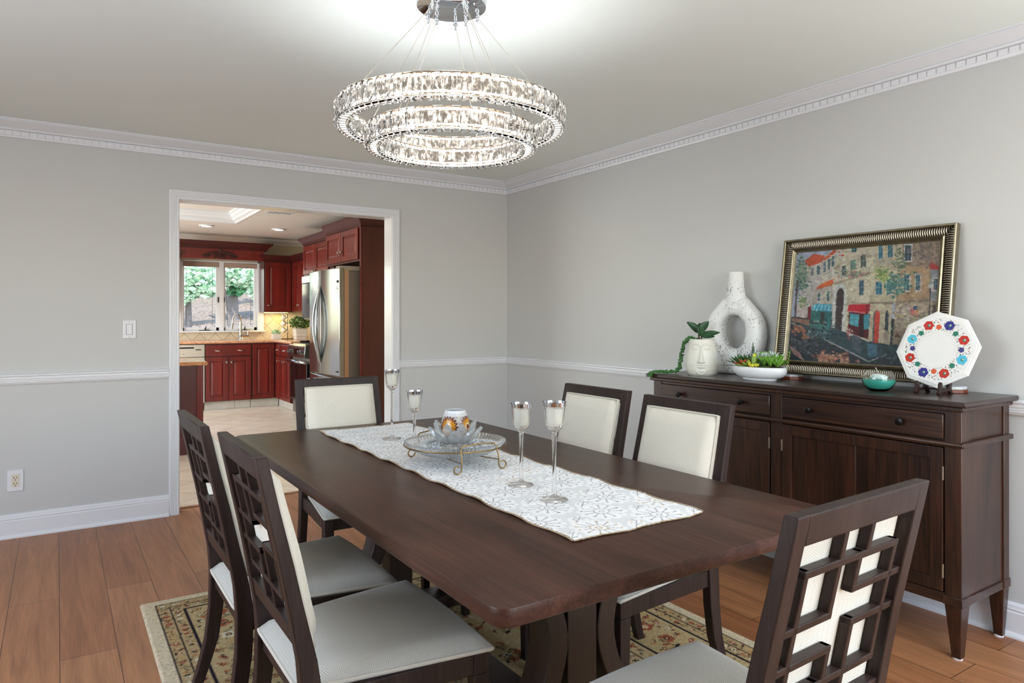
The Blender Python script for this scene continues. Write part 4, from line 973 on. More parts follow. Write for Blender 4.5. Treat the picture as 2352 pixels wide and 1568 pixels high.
for i in range(k+1):
    x = -FW/2+.015+i*(FW-.03)/k; lim = min(x+FW/2, FW/2-x)
    e = min(.048, lim)
    if e > .016: rib((x, .013), (x, e), 0, 0, -.020, -.014); rib((x, FH-.013), (x, FH-e), 0, 0, -.020, -.014)
k = int((FH-.03)/pit)
for i in range(k+1):
    z = .015+i*(FH-.03)/k; e = min(.048, min(z, FH-z))
    if e > .016: rib((-FW/2+.013, z), (-FW/2+e, z), 0, 0, -.020, -.014); rib((FW/2-.013, z), (FW/2-e, z), 0, 0, -.020, -.014)
g.build('rib_band', FRIB, fr_, local=True, smooth=60)
G().box(-FW/2+.014, FW/2-.014, -.004, .0, .014, FH-.014).build('backing', pbr('kraft_backing', (120, 96, 70), .9), pic, local=True)

def painting():
    W, H = 440, 350
    src = [(175, 318), (1470, 205), (1398, 1324), (95, 1262)]; dst = [(0, 0), (1, 0), (1, 1), (0, 1)]
    A = []; b = []
    for (x, y), (u, v) in zip(src, dst):
        A += [[x, y, 1, 0, 0, 0, -u*x, -u*y], [0, 0, 0, x, y, 1, -v*x, -v*y]]; b += [u, v]
    h = np.linalg.solve(np.array(A, float), np.array(b, float))
    def to(p): x, y = p; d = h[6]*x+h[7]*y+1; return ((h[0]*x+h[1]*y+h[2])/d*W, (h[3]*x+h[4]*y+h[5])/d*H)
    img = np.zeros((H, W, 3)); Yg, Xg = np.mgrid[0:H, 0:W]+.5
    def poly(pts, c, n_=.16):
        P = [to(p) for p in pts]; ins = np.zeros((H, W), bool)
        for (x1, y1), (x2, y2) in zip(P, P[1:]+P[:1]):
            if y1 == y2: continue
            ins ^= ((y1 > Yg) != (y2 > Yg)) & (Xg < (x2-x1)*(Yg-y1)/(y2-y1)+x1)
        k = int(ins.sum())
        if k: img[ins] = np.array(S(c))*(1+n_*RNG.normal(size=(k, 1)))
    def rect(x0, y0, x1, y1, c, sl=0, n_=.16): poly([(x0, y0), (x1, y0+sl*(x1-x0)), (x1, y1+sl*(x1-x0)), (x0, y1)], c, n_)
    def win(x0, y0, x1, y1, sl=0, c=(58, 92, 102), fr=(202, 190, 170)):
        rect(x0-9, y0-11, x1+9, y1+11, fr, sl); rect(x0, y0, x1, y1, c, sl, .3); m = (x0+x1)/2; rect(m-2, y0, m+2, y1, (128, 150, 152), sl); rect(x0, y0+(y1-y0)*.45, x1, y0+(y1-y0)*.5, (128, 150, 152), sl)
    def dabs(cx, cy, rx, ry, cols, k, s=9):
        for _ in range(k):
            a = RNG.normal(size=2)*.5; x, y = cx+a[0]*rx, cy+a[1]*ry; t_ = s*(.5+RNG.random()); c = cols[RNG.integers(len(cols))]
            poly([(x-t_, y), (x, y-t_*.7), (x+t_, y+t_*.2), (x+t_*.2, y+t_*.8)], c, .2)
    poly([(60, 180), (1500, 180), (1500, 1400), (60, 1400)], (170, 176, 190), .05)            # sky
    poly([(60, 880), (1500, 900), (1500, 1400), (60, 1400)], (52, 58, 64), .25)               # road
    poly([(235, 400), (330, 330), (430, 350), (425, 900), (180, 860)], (196, 184, 176))       # far houses
    poly([(240, 395), (330, 325), (435, 345), (400, 400), (290, 440)], (204, 92, 60))
    poly([(420, 360), (525, 285), (520, 900), (380, 880)], (206, 194, 176)); poly([(415, 375), (530, 275), (530, 310), (440, 390)], (206, 88, 56))
    poly([(345, 640), (380, 600), (515, 540), (505, 605), (380, 645)], (212, 104, 58))
    poly([(340, 645), (505, 600), (505, 900), (280, 880)], (186, 172, 158))
    poly([(535, 285), (900, 250), (960, 780), (830, 1110), (495, 1000)], (206, 192, 164))     # main facade
    poly([(680, 740), (830, 760), (830, 790), (660, 770)], (170, 150, 128)); poly([(515, 440), (850, 330), (855, 350), (515, 460)], (170, 154, 130)); poly([(510, 580), (840, 480), (842, 500), (510, 600)], (176, 156, 130))
    poly([(890, 225), (1130, 215), (1130, 760), (860, 750)], (196, 178, 146))
    poly([(1130, 205), (1480, 190), (1440, 1180), (1040, 1120), (1070, 740), (1120, 450)], (150, 128, 108), .28)
    poly([(1120, 440), (1370, 430), (1370, 720), (1080, 735)], (180, 146, 112), .2)
    poly([(1060, 780), (1400, 730), (1370, 1010), (1070, 1000)], (176, 156, 132), .25); dabs(1200, 850, 130, 90, [(206, 186, 168), (150, 130, 116), (186, 168, 128)], 120, 16)
    poly([(1370, 385), (1460, 440), (1460, 465), (1370, 460)], (190, 66, 62)); poly([(1375, 460), (1470, 465), (1440, 740), (1375, 730)], (150, 146, 146))
    # windows
    win(360, 430, 385, 510, -.1); win(305, 455, 330, 520, -.1, (120, 120, 126)); win(420, 400, 440, 490, -.3); win(456, 378, 478, 466, -.3); win(492, 350, 514, 440, -.3)
    win(585, 430, 622, 520, -.25, (70, 84, 74)); win(662, 385, 710, 470, -.25, (112, 140, 118)); win(752, 340, 800, 450, -.25, (84, 88, 78)); win(670, 275, 714, 315, -.2)
    win(742, 560, 782, 690, -.1); win(912, 255, 950, 372, -.08, (60, 120, 140)); win(995, 245, 1040, 355, 0, (60, 110, 120)); win(890, 570, 945, 680, 0, (56, 112, 128)); win(990, 580, 1028, 680, 0)
    win(1148, 250, 1205, 385, 0, (70, 76, 84), (206, 202, 196)); win(1142, 505, 1190, 645, 0, (64, 98, 108), (206, 196, 178)); win(1246, 508, 1286, 645, 0, (64, 98, 108), (206, 196, 178)); win(1405, 540, 1440, 640, 0)
    win(370, 670, 392, 745, -.1); win(450, 655, 472, 745, -.1); rect(1200, 805, 1238, 862, (196, 112, 104)); rect(1240, 820, 1272, 862, (206, 142, 106)); rect(1225, 780, 1262, 812, (66, 84, 112))
    # balconies
    rect(860, 380, 1090, 430, (182, 170, 148), -.05); rect(835, 690, 1045, 745, (190, 176, 146), 0); rect(830, 745, 1050, 765, (140, 124, 104))
    # arch with dark door
    poly([(500, 990), (512, 640), (550, 590), (600, 590), (632, 640), (615, 1010)], (208, 202, 192)); poly([(525, 985), (538, 670), (560, 630), (590, 625), (607, 665), (585, 1000)], (74, 58, 58), .3)
    # shops
    poly([(310, 820), (500, 830), (490, 970), (300, 930)], (56, 112, 108), .3); poly([(282, 790), (312, 785), (305, 915), (280, 905)], (126, 42, 48)); rect(395, 835, 430, 960, (60, 60, 60)); dabs(350, 935, 90, 25, [(196, 196, 176), (170, 190, 180)], 40, 8)
    poly([(335, 765), (498, 768), (490, 825), (480, 835), (308, 815)], (78, 164, 186), .12)
    for i in range(5): poly([(345+i*32, 768), (351+i*32, 768), (330+i*35, 825), (322+i*35, 825)], (170, 212, 220))
    poly([(650, 835), (842, 850), (825, 1075), (640, 1015)], (92, 30, 36), .2); poly([(662, 850), (745, 858), (735, 965), (655, 945)], (96, 170, 176), .2); poly([(785, 860), (838, 855), (832, 985), (785, 985)], (82, 150, 160), .2); rect(748, 860, 785, 1050, (52, 26, 30))
    poly([(650, 770), (840, 765), (840, 842), (795, 850), (635, 832)], (196, 40, 52), .12); poly([(637, 820), (800, 838), (798, 850), (633, 832)], (226, 120, 120)); poly([(805, 770), (842, 768), (840, 842), (800, 848)], (150, 28, 40))
    poly([(850, 770), (1040, 765), (1020, 1120), (830, 1090)], (196, 178, 148)); poly([(862, 1100), (872, 850), (895, 820), (920, 825), (932, 860), (915, 1105)], (200, 72, 56), .15); poly([(862, 1100), (872, 850), (895, 820), (884, 860), (876, 1100)], (70, 92, 96))
    poly([(972, 1000), (978, 830), (992, 815), (1008, 830), (1004, 1005)], (56, 72, 74)); rect(965, 1005, 1012, 1110, (168, 152, 130))
    poly([(1060, 1050), (1070, 1030), (1100, 1020), (1110, 1060)], (96, 70, 54)); rect(1130, 1040, 1152, 1130, (150, 140, 130))
    # wet pavement, reflections, road light
    poly([(130, 900), (300, 910), (640, 1020), (860, 1110), (1400, 1140), (1400, 1180), (985, 1200), (830, 1255), (500, 1120), (130, 930)], (58, 76, 80), .22)
    poly([(290, 940), (480, 950), (470, 1000), (330, 980)], (76, 128, 120), .25); poly([(680, 1030), (760, 1060), (760, 1200), (690, 1160)], (84, 92, 100), .2); poly([(815, 1110), (910, 1120), (900, 1220), (830, 1240)], (76, 112, 124), .2); poly([(135, 925), (830, 1262), (985, 1205), (985, 1215), (830, 1275), (135, 940)], (150, 150, 148))
    poly([(130, 890), (290, 905), (300, 960), (140, 920)], (150, 112, 92), .2)
    dabs(400, 1020, 160, 60, [(40, 58, 62), (96, 122, 124), (70, 96, 98)], 80, 14); dabs(250, 1120, 140, 90, [(36, 40, 44), (92, 96, 98), (70, 74, 78)], 160, 13); dabs(500, 1240, 180, 50, [(176, 122, 100), (140, 92, 76), (200, 150, 120)], 90, 16); dabs(190, 990, 70, 40, [(176, 116, 90), (150, 98, 80)], 30, 14); dabs(260, 1060, 50, 25, [(170, 116, 92)], 16, 12); dabs(1150, 1220, 200, 50, [(44, 62, 68), (88, 104, 110)], 90, 14)
    for i in range(7): poly([(110+i*14, 1130+i*10), (118+i*14, 1130+i*10), (170+i*14, 1215+i*9), (160+i*14, 1215+i*9)], (168, 92, 82) if i % 2 else (150, 140, 130))
    dabs(1220, 1010, 30, 30, [(196, 180, 168)], 20, 8); dabs(655, 1010, 30, 50, [(206, 206, 196), (190, 90, 90)], 40, 8)
    # trees, ivy, flowers, flag
    dabs(215, 520, 70, 150, [(96, 128, 112), (128, 146, 116), (70, 100, 92), (150, 156, 140)], 330, 11); poly([(178, 560), (192, 560), (172, 910), (155, 910)], (92, 74, 70)); rect(180, 770, 270, 880, (196, 176, 168), .15); dabs(235, 740, 50, 40, [(150, 156, 86), (110, 136, 96)], 60, 9)
    dabs(960, 510, 90, 60, [(150, 170, 92), (112, 146, 92), (180, 186, 120)], 150, 11); dabs(1080, 590, 110, 90, [(84, 132, 122), (64, 110, 106), (120, 154, 132)], 220, 11); dabs(1100, 400, 60, 150, [(84, 110, 96), (110, 124, 96)], 150, 9); dabs(690, 500, 130, 40, [(96, 136, 120), (130, 152, 128), (190, 120, 110)], 120, 9); dabs(1330, 320, 100, 110, [(130, 112, 104), (110, 102, 100), (160, 140, 120)], 160, 9)
    dabs(570, 340, 35, 45, [(206, 70, 60), (226, 226, 220), (196, 186, 180)], 36, 9)
    poly([(1374, 620), (1382, 620), (1372, 900), (1362, 900)], (52, 56, 62)); poly([(1362, 590), (1400, 590), (1392, 622), (1370, 622)], (206, 206, 200)); rect(1395, 765, 1430, 880, (92, 74, 72))
    for _ in range(6000):                                      # brush strokes that pick up the colour beneath
        x, y = int(RNG.random()*(W-12))+6, int(RNG.random()*(H-10))+5; c = img[y, x]*(.72+.6*RNG.random())*(1+.10*RNG.normal(size=3))
        dx, dy = 1+int(RNG.random()*5), 1+int(RNG.random()*3)
        img[y-dy:y+dy, x-dx:x+dx] = img[y-dy:y+dy, x-dx:x+dx]*.6+.4*c
    img *= np.array([.60, .64, .68])*(1+.12*RNG.normal(size=(H, W, 1))); img = np.clip(img, .004, .9)
    cx0, cz0 = -FW/2+FB, FB; cw, ch_ = FW-2*FB, FH-2*FB
    xs = np.linspace(cx0, cx0+cw, W); zs = np.linspace(cz0+ch_, cz0, H); X, Z = np.meshgrid(xs, zs)
    P = np.stack([X, np.full_like(X, -.0125), Z], -1)
    grid_mesh('canvas', P, vcol('oil_paint', .55, .4, nscale=45, namt=.25, bmp=.5, bscale=500), img, parent=pic)
painting()

# ---------------------------------------------------------------- glass candle bowl
gx, gy = -.300, -3.392
t = thing('candle_bowl', (gx, gy, ST), 'round glass bowl half filled with turquoise wax on the sideboard', 'candle bowl')
R_ = .066
outp = [(.001, 0), (.030, 0), (.034, .0015), (.050, .012), (.062, .030), (R_, .047), (.063, .066), (.055, .082), (.050, .088)]
inp = [(.0485, .0875), (.0535, .081), (.0610, .066), (.0640, .047), (.0600, .031), (.048, .0135), (.03, .005), (.001, .005)]
G().lathe(outp+inp, 56, (gx, gy, ST), caps=False).build('glass_bowl', GLASS, t, smooth=60)
G().lathe([(.001, .0053), (.029, .0053), (.0475, .014), (.0594, .031), (.0630, .043), (.0632, .047), (.001, .0475)], 56, (gx, gy, ST), caps=False).build('turquoise_wax', pbr('turquoise_gel', (70, 190, 172), .25, sss=.3), t, smooth=60)
t = thing('floating_candle', (gx, gy, ST+.0478), 'white rose-shaped candle resting on turquoise wax in the glass bowl', 'candle')
g = G().lathe([(.001, 0), (.026, 0), (.032, .006), (.034, .013), (.030, .012), (.024, .010), (.026, .018), (.021, .021), (.019, .017), (.001, .018)], 40, (gx, gy, ST+.0478), caps=False)
for k in range(6): g.sphere((gx+.026*math.cos(k*PI/3), gy+.026*math.sin(k*PI/3), ST+.0478+.010), .009, 10, 6, (1, 1, .8))
g.build('wax', pbr('white_wax', (222, 238, 234), .45, sss=.15), t, smooth=60)
G().tube([(gx, gy, ST+.064), (gx+.003, gy+.004, ST+.080), (gx, gy+.014, ST+.098)], .0011, 6).build('wick', pbr('cotton_wick', (232, 232, 226), .8), t)

# ---------------------------------------------------------------- octagonal marble plate on an easel
plx, ply, plz = -.225, -3.575, ST+.022
PR = .1635; LEAN = math.radians(14)
pl = thing('octagonal_plate', (plx, ply, plz), 'white octagonal marble plate with inlaid flower ring on a wooden easel', 'plate')
pl.rotation_euler = (-LEAN, 0, -PI/2+.02)
MARB = pbr('white_marble', (232, 230, 226), .32, var=.03, vscale=12)
oct_ = lambda r, y: [(r*math.sin(k*PI/4-.10), y, PR*math.cos(.10)+r*math.cos(k*PI/4-.10)) for k in range(8)]
G().loft([oct_(PR*.93, .010), oct_(PR*.97, .010), oct_(PR, .004), oct_(PR, -.003), oct_(PR*.945, -.006), oct_(PR*.93, -.005), oct_(PR*.91, -.0075), oct_(PR*.02, -.0075)]).build('marble_disc', MARB, pl, local=True, smooth=0, bevel=.0012)
def inlay():
    nr, nt = 90, 560; rs = np.linspace(.068, .136, nr); ths = np.linspace(0, 2*PI, nt); T, R = np.meshgrid(ths, rs); X, Z = R*np.sin(T), R*np.cos(T)
    img = np.zeros((nr, nt, 3)); img[:] = S(232, 230, 226)
    red, blue, cy, or_, gr, dk, bl2 = S(188, 44, 30), S(42, 40, 128), S(82, 186, 214), S(212, 88, 52), S(34, 118, 96), S(66, 50, 36), S(58, 56, 120)
    def dsc(x, z, r, c): img[(X-x)**2+(Z-z)**2 < r*r] = c
    for k in range(34):                                       # scrolling stems and leaves
        a0 = 2*PI*k/34
        for q in range(26):
            u = q/25; a = a0+u*.24; r = .102+.022*math.sin(u*7+k*1.7); dsc(r*math.sin(a), r*math.cos(a), .0009, dk)
        for q in range(4):
            a = a0+RNG.random()*.2; r = .084+RNG.random()*.046; dsc(r*math.sin(a), r*math.cos(a), .0022, [gr, dk, dk, S(150, 70, 50)][RNG.integers(4)])
    def flower(deg, r, s, c, n_=5, core=None):
        a = math.radians(deg); x, z = r*math.sin(a), r*math.cos(a)
        for k in range(n_): dsc(x+s*.55*math.cos(2*PI*k/n_+deg), z+s*.55*math.sin(2*PI*k/n_+deg), s*.55, c)
        dsc(x, z, s*.6, c)
        if core: dsc(x+s*.1, z, s*.34, gr); dsc(x+s*.2, z+s*.08, s*.17, S(220, 214, 200))
    for d, c in ((-22, red), (22, blue), (68, red), (112, cy), (158, red), (202, blue), (248, red), (292, cy)): flower(d, .108, .0185, c, 6, True)
    for d, c in ((0, or_), (45, gr), (90, bl2), (135, gr), (180, or_), (225, gr), (270, bl2), (315, gr)): flower(d, .094, .0105, c, 5)
    P = np.stack([X, np.full_like(X, -.0079), Z+PR*math.cos(.10)], -1)
    grid_mesh('flower_inlay', P, vcol('stone_inlay', .25, .5), img, parent=pl)
inlay()
es = thing('plate_easel', (plx, ply, ST), 'dark wooden folding easel holding up the octagonal plate', 'plate stand')
EW = pbr('dark_easel_wood', (46, 28, 24), .35)
for sy, dx in ((-1, .0), (1, .0)):
    y = ply+sy*.045; x = plx
    pf = [(x-.052, ST), (x-.034, ST), (x-.024, ST+.010), (x+.030, ST+.012), (x+.050, ST+.0), (x+.066, ST), (x+.050, ST+.020), (x+.066, ST+.115), (x+.052, ST+.120), (x+.024, ST+.022), (x-.018, ST+.0205), (x-.026, ST+.030), (x-.024, ST+.046), (x-.034, ST+.052), (x-.043, ST+.040), (x-.043, ST+.020), (x-.056, ST+.010)]
    G().prism(pf, 'y', y-.006, y+.006).build('easel_leg', EW, es, bevel=.002, smooth=0)
G().tube([(plx+.052, ply-.045, ST+.095), (plx+.052, ply+.045, ST+.095)], .004, 8).tube([(plx+.036, ply-.045, ST+.017), (plx+.036, ply+.045, ST+.017)], .004, 8).build('hinge_pin', EW, es)
# ---------------------------------------------------------------- kitchen
def door(parent, x, z, w, h, name='door', knob=None, pull=None, st=.058, y=0, mat=None):
    """raised-panel cabinet door, front facing local -y; knob=(x, z) fraction"""
    mat = mat or CHERRY
    g = G(); y1 = y-.002; y0 = y-.021
    g.box(x, x+st, y0, y1, z, z+h).box(x+w-st, x+w, y0, y1, z, z+h).box(x+st, x+w-st, y0, y1, z, z+st).box(x+st, x+w-st, y0, y1, z+h-st, z+h)
    d = g.build(name, mat, parent, local=True, bevel=.003, smooth=0)
    r = lambda i, yy: [(x+st+i, yy, z+st+i), (x+w-st-i, yy, z+st+i), (x+w-st-i, yy, z+h-st-i), (x+st+i, yy, z+h-st-i)]
    G().loft([r(-.002, y1), r(-.002, y-.010), r(.012, y-.009), r(.032, y-.0185), r(.036, y-.0185)]).build('raised_panel', mat, d, local=True, smooth=0)
    def kb(px, pz): G().at(px, y0, pz, rx=PI/2).lathe([(.001, 0), (.007, 0), (.006, .008), (.012, .014), (.016, .020), (.014, .026), (.001, .029)], 14, caps=False).build('knob', NICKEL, d, local=True)
    if knob: kb(x+w*knob[0], z+h*knob[1])
    return d
def drawer(parent, x, z, w, h, pulls=(.5,), y=0):
    d = G().box(x, x+w, y-.021, y-.002, z, z+h).build('drawer', CHERRY, parent, local=True, bevel=.005)
    for q in pulls:
        g = G().at(x+w*q, y-.021, z+h*.5, rx=PI/2); g.tube([(-.045, 0, 0), (-.030, 0, .016), (-.012, -.004, .022), (.012, -.004, .022), (.030, 0, .016), (.045, 0, 0)], [.006, .007, .010, .010, .007, .006], 8)
        g.build('cup_pull', NICKEL, d, local=True)
    return d
def crown_mold(parent, pts, z, name='crown_molding', d=.055, h=.095):
    """pts: local (x, y) polyline of the cabinet's outer edge, outward on the right-hand side"""
    prof = [(0, 0), (.012, 0), (.014, .012), (.020, .018), (.022, .03), (.036, .045), (d-.008, h-.025), (d-.004, h-.018), (d, h-.018), (d, h), (-.02, h), (-.02, 0)]
    n_ = len(pts); nor = []
    for i in range(n_-1):
        dx, dy = pts[i+1][0]-pts[i][0], pts[i+1][1]-pts[i][1]; l = math.hypot(dx, dy); nor.append((dy/l, -dx/l))
    rings = []
    for i in range(n_):
        if i == 0: m = nor[0]
        elif i == n_-1: m = nor[-1]
        else:
            a, b = nor[i-1], nor[i]; k = 1+a[0]*b[0]+a[1]*b[1]; m = ((a[0]+b[0])/k, (a[1]+b[1])/k)
        rings.append([(pts[i][0]+m[0]*o, pts[i][1]+m[1]*o, z+zz) for o, zz in prof])
    return G().loft(rings).build(name, CHERRY_C, parent, local=True)
def granite():
    m, nt, N, L, B = nodes('red_granite'); f = noise(N, L, mapping(N, L), 70, 4, .7); f2 = noise(N, L, mapping(N, L), 14, 3)
    mx = N.new('ShaderNodeMix'); mx.data_type = 'RGBA'; mx.blend_type = 'MULTIPLY'; mx.inputs['Factor'].default_value = .6
    L.new(ramp(N, L, f, [(.30, S(84, 44, 34)), (.42, S(196, 132, 96)), (.6, S(222, 176, 136)), (.75, S(150, 92, 68))]), mx.inputs['A']); L.new(ramp(N, L, f2, [(.3, (.75, .7, .68)), (.7, (1.1, 1.08, 1.05))]), mx.inputs['B'])
    L.new(mx.outputs['Result'], B.inputs['Base Color']); B.inputs['Roughness'].default_value = .12; return m
GRAN = granite()
TOE = tile('toe_kick_tile', (206, 198, 184), (214, 206, 194), (150, 140, 128), .4, 0, .4, 'xz')
CY = 5.36; CT = .93     # back-run cabinet fronts, counter underside
# sink base and corner base on the back run
t = thing('sink_base_cabinet', (-1.520, CY, 0), 'cherry sink base cabinet with two doors and a wide false drawer under window', 'kitchen cabinet')
G().box(0, .615, .0, .62, .12, CT-.002).build('carcass', CHERRY_D, t, local=True); G().box(0, .615, .06, .08, 0, .12).build('toe_kick', TOE, t, local=True)
drawer(t, .006, .752, .603, .158, (.27, .77)); door(t, .006, .128, .298, .612, knob=(.90, .88)); door(t, .311, .128, .298, .612, knob=(.10, .88))
t = thing('base_cabinet', (-.900, CY, 0), 'narrow cherry corner base cabinet with one tall door beside the sink base', 'kitchen cabinet')
G().box(0, .335, .0, .62, .12, CT-.002).build('carcass', CHERRY_D, t, local=True); G().box(0, .39, .06, .08, 0, .12).build('toe_kick', TOE, t, local=True)
door(t, .012, .128, .30, .785)
t = thing('base_cabinet', (-.560, 5.34, 0), 'cherry base cabinet with small drawers between the corner and the stove', 'kitchen cabinet', rz=-PI/2)
G().box(0, .80, .0, .60, .12, CT-.002).build('carcass', CHERRY_D, t, local=True); G().box(-.08, .80, .06, .08, 0, .12).build('toe_kick', TOE, t, local=True)
drawer(t, .03, .75, .18, .155); drawer(t, .235, .75, .55, .155); door(t, .03, .128, .18, .608, knob=(.85, .9), st=.05); door(t, .235, .128, .27, .608, knob=(.85, .9)); door(t, .515, .128, .27, .608, knob=(.15, .9))
# dishwasher
t = thing('dishwasher', (-2.125, CY, 0), 'stainless dishwasher left of the sink base cabinet', 'dishwasher')
G().box(0, .60, 0, .6, .1, CT-.002).build('body', STEEL_D, t, local=True); G().box(.003, .597, -.025, -.002, .12, .745).build('door', pbr('warm_steel', (196, 186, 174), .3, .8), t, local=True, bevel=.004)
cp = G().box(.003, .597, -.027, -.002, .75, CT-.012).build('control_panel', MATS['warm_steel'], t, local=True, bevel=.004)
G().box(.06, .46, -.034, -.026, .868, .888).build('handle_slot', DARKMETAL, cp, local=True, bevel=.003); G().box(.06, .18, -.029, -.026, .80, .825).build('display', BLACKM, cp, local=True)
g = G()
for q in (.22, .27, .32): g.box(q, q+.02, -.0285, -.026, .79, .795)
g.box(.48, .55, -.0285, -.026, .842, .856); g.build('button', DARKMETAL, cp, local=True)
# countertop (L shaped) and sink faucet
g = G(); P_ = [(-3.2, 5.325), (-.575, 5.325), (-.575, 4.545), (.09, 4.545), (.09, 5.985), (-3.2, 5.985)]
g.prism(P_, 'z', CT, CT+.036); tag(g.build('countertop', GRAN, bevel=.012, segs=3), 'long L-shaped red granite countertop on the back kitchen cabinets', 'countertop')
CZt = CT+.036
t = thing('faucet', (-.945, 5.86, CZt), 'tall gooseneck stainless kitchen faucet in front of the window', 'faucet')
fx, fy = -.945, 5.86
G().lathe([(.001, 0), (.036, 0), (.036, .008), (.030, .012), (.027, .08), (.020, .16), (.016, .26), (.001, .26)], 24, (fx, fy, CZt), caps=False).build('column', NICKEL, t, smooth=60)
pts = [(fx, fy, CZt+.25)]+[(fx-.055+.055*math.cos(a), fy-.055*math.sin(a)*.5-.0, CZt+.30+.075*math.sin(a)) for a in np.linspace(0, PI*.93, 14)]+[(fx-.118, fy-.02, CZt+.225)]
G().tube(pts, .0125, 10).build('gooseneck', NICKEL, t, smooth=60); G().tube([(fx-.115, fy-.02, CZt+.25), (fx-.130, fy-.022, CZt+.16)], [.015, .019], 12).build('spray_head', NICKEL, t, smooth=60)
G().tube([(fx+.02, fy, CZt+.055), (fx+.115, fy, CZt+.055)], .016, 10).tube([(fx+.10, fy, CZt+.06), (fx+.108, fy, CZt+.145)], .006, 8).build('lever', NICKEL, t, smooth=60)
# uppers in the back right corner
t = thing('wall_cabinet', (-.650, 5.665, 1.375), 'cherry wall cabinet with one raised-panel door right of the kitchen window', 'kitchen cabinet')
G().box(0, .42, 0, .32, 0, .76).build('carcass', CHERRY_D, t, local=True); door(t, .015, .012, .375, .735, knob=(.10, .12)); crown_mold(t, [(0, .32), (0, 0), (.42, 0)], .76)
G().box(-.004, 0, -.003, .008, 0, .76).build('rope_edge', CARVE, t, local=True)
t = thing('wall_cabinet', (-.232, 5.665, 1.375), 'cherry wall cabinet on the right kitchen wall, over the white planter', 'kitchen cabinet', rz=-PI/2)
G().box(0, 1.18, 0, .32, 0, .76).build('carcass', CHERRY_D, t, local=True); door(t, .03, .012, .37, .735, knob=(.9, .12)); door(t, .41, .012, .37, .735, knob=(.1, .12)); door(t, .79, .012, .37, .735); crown_mold(t, [(0.0, 0), (1.18, 0)], .76)
t = thing('wall_cabinet', (-2.25, 5.665, 1.375), 'cherry wall cabinet edge seen at the left of the kitchen window', 'kitchen cabinet')
G().box(0, .44, 0, .32, 0, .76).build('carcass', CHERRY_D, t, local=True); door(t, .015, .012, .41, .735, knob=(.9, .12)); crown_mold(t, [(0, 0), (.44, 0), (.44, .32)], .76)
# under-cabinet light
UC = pbr('undercabinet_tube', (255, 240, 180), .5, emit=9, ecol=(255, 226, 130))
t = thing('under_cabinet_light', (-.44, 5.80, 1.36), 'slim yellow light strip under the corner wall cabinet', 'light'); G().box(-.62, -.26, 5.78, 5.80, 1.366, 1.373).build('tube', UC, t)
G().box(-.63, -.25, 5.77, 5.81, 1.3725, 1.3755).build('housing', WPLAST, t)
lamp('under_cabinet_lamp', 'AREA', (-.40, 5.80, 1.362), (0, 0, 0), 2.6, (1, .88, .48), shape='RECTANGLE', size=.5, size_y=.04)
# window valance with carved applique
t = thing('window_valance', (-1.22, 5.665, 2.13), 'cherry valance board with carved scroll applique above the kitchen window', 'valance')
G().box(-1.82, -.655, 5.665, 5.69, 2.135, 2.33).build('board', CHERRY, t)
crown_mold(t, [(-.60, 0), (.60, 0), (.60, .32)], .155, d=.085, h=.105)
def applique():
    ax, ay, az = -1.272, 5.660, 2.205; g = G()
    for s in (-1, 1):
        for (cx, cz, r, turns, a0) in ((.060, -.012, .042, 1.6, .4), (.150, -.020, .026, 1.4, .2), (.205, -.032, .018, 1.3, .2)):
            P_ = [(ax+s*(cx+r*(1-u*.75)*math.cos(a0+u*turns*2*PI)), ay-.004, az+cz+r*(1-u*.75)*math.sin(a0+u*turns*2*PI)) for u in np.linspace(0, 1, 26)]
            g.tube(P_, [.0085-.004*u for u in np.linspace(0, 1, 26)], 6)
        g.tube([(ax+s*.02, ay-.003, az+.035), (ax+s*.09, ay-.006, az+.030), (ax+s*.16, ay-.004, az+.010), (ax+s*.225, ay-.003, az-.022), (ax+s*.25, ay-.002, az-.030)], [.010, .013, .011, .008, .004], 7)
        for q in range(7): g.sphere((ax+s*(.04+.026*q), ay-.004, az+.038-.0065*q), .0145-.001*q, 7, 5, (1.2, .6, .8))
    for q in range(5): g.sphere((ax+(q-2)*.014, ay-.005, az+.042+.012*(2-abs(q-2))), .012, 7, 5, (.8, .6, 1.5))
    g.sphere((ax, ay-.004, az-.02), .022, 8, 6, (1, .6, 1.2)); g.tube([(ax-.075, ay-.003, az-.052), (ax, ay-.005, az-.032), (ax+.075, ay-.003, az-.052)], .008, 6)
    g.build('applique', CARVE, t)
applique()
# refrigerator (faces -x). local x 0 = far side, increases towards the dining room
FX = -.765; FY0 = 3.070
t = thing('refrigerator', (FX, FY0, 0), 'stainless french-door refrigerator built in beside the tall cherry panel', 'refrigerator', rz=-PI/2)
FWD = 1.03; FT = 1.815
G().box(.012, FWD-.012, .10, .80, .02, FT-.03).build('body', STEEL_D, t, local=True, bevel=.005)
G().box(.012, FWD-.012, .055, .102, .04, FT-.02).build('door_liner', pbr('door_edge_tan', (182, 142, 112), .35, .2), t, local=True)
def fdoor(x0, x1, z0, z1, name):
    rows = []
    n_ = 12; top = [(x0+(x1-x0)*i/n_, -.038*(1-((x0+(x1-x0)*i/n_)/FWD*2-1)**2)) for i in range(n_+1)]
    poly_ = top+[(x1, .052), (x0, .052)]
    return G().prism(poly_, 'z', z0, z1).build(name, STEEL, t, local=True, bevel=.006, smooth=50)
d1 = fdoor(0, FWD/2-.003, .675, FT, 'door'); d2 = fdoor(FWD/2+.003, FWD, .675, FT, 'door'); d3 = fdoor(0, FWD, .06, .655, 'freezer_drawer')
for d_, s in ((d1, -1), (d2, 1)):
    x = FWD/2+s*.035; P_ = []
    for u in np.linspace(0, 1, 15):
        q = math.sin(PI*u); P_.append((x+s*.052*q-s*.03, -.042-.058*q, .80+.84*u))
    G().tube(P_, .015, 10).build('handle', STEEL, d_, local=True, smooth=60)
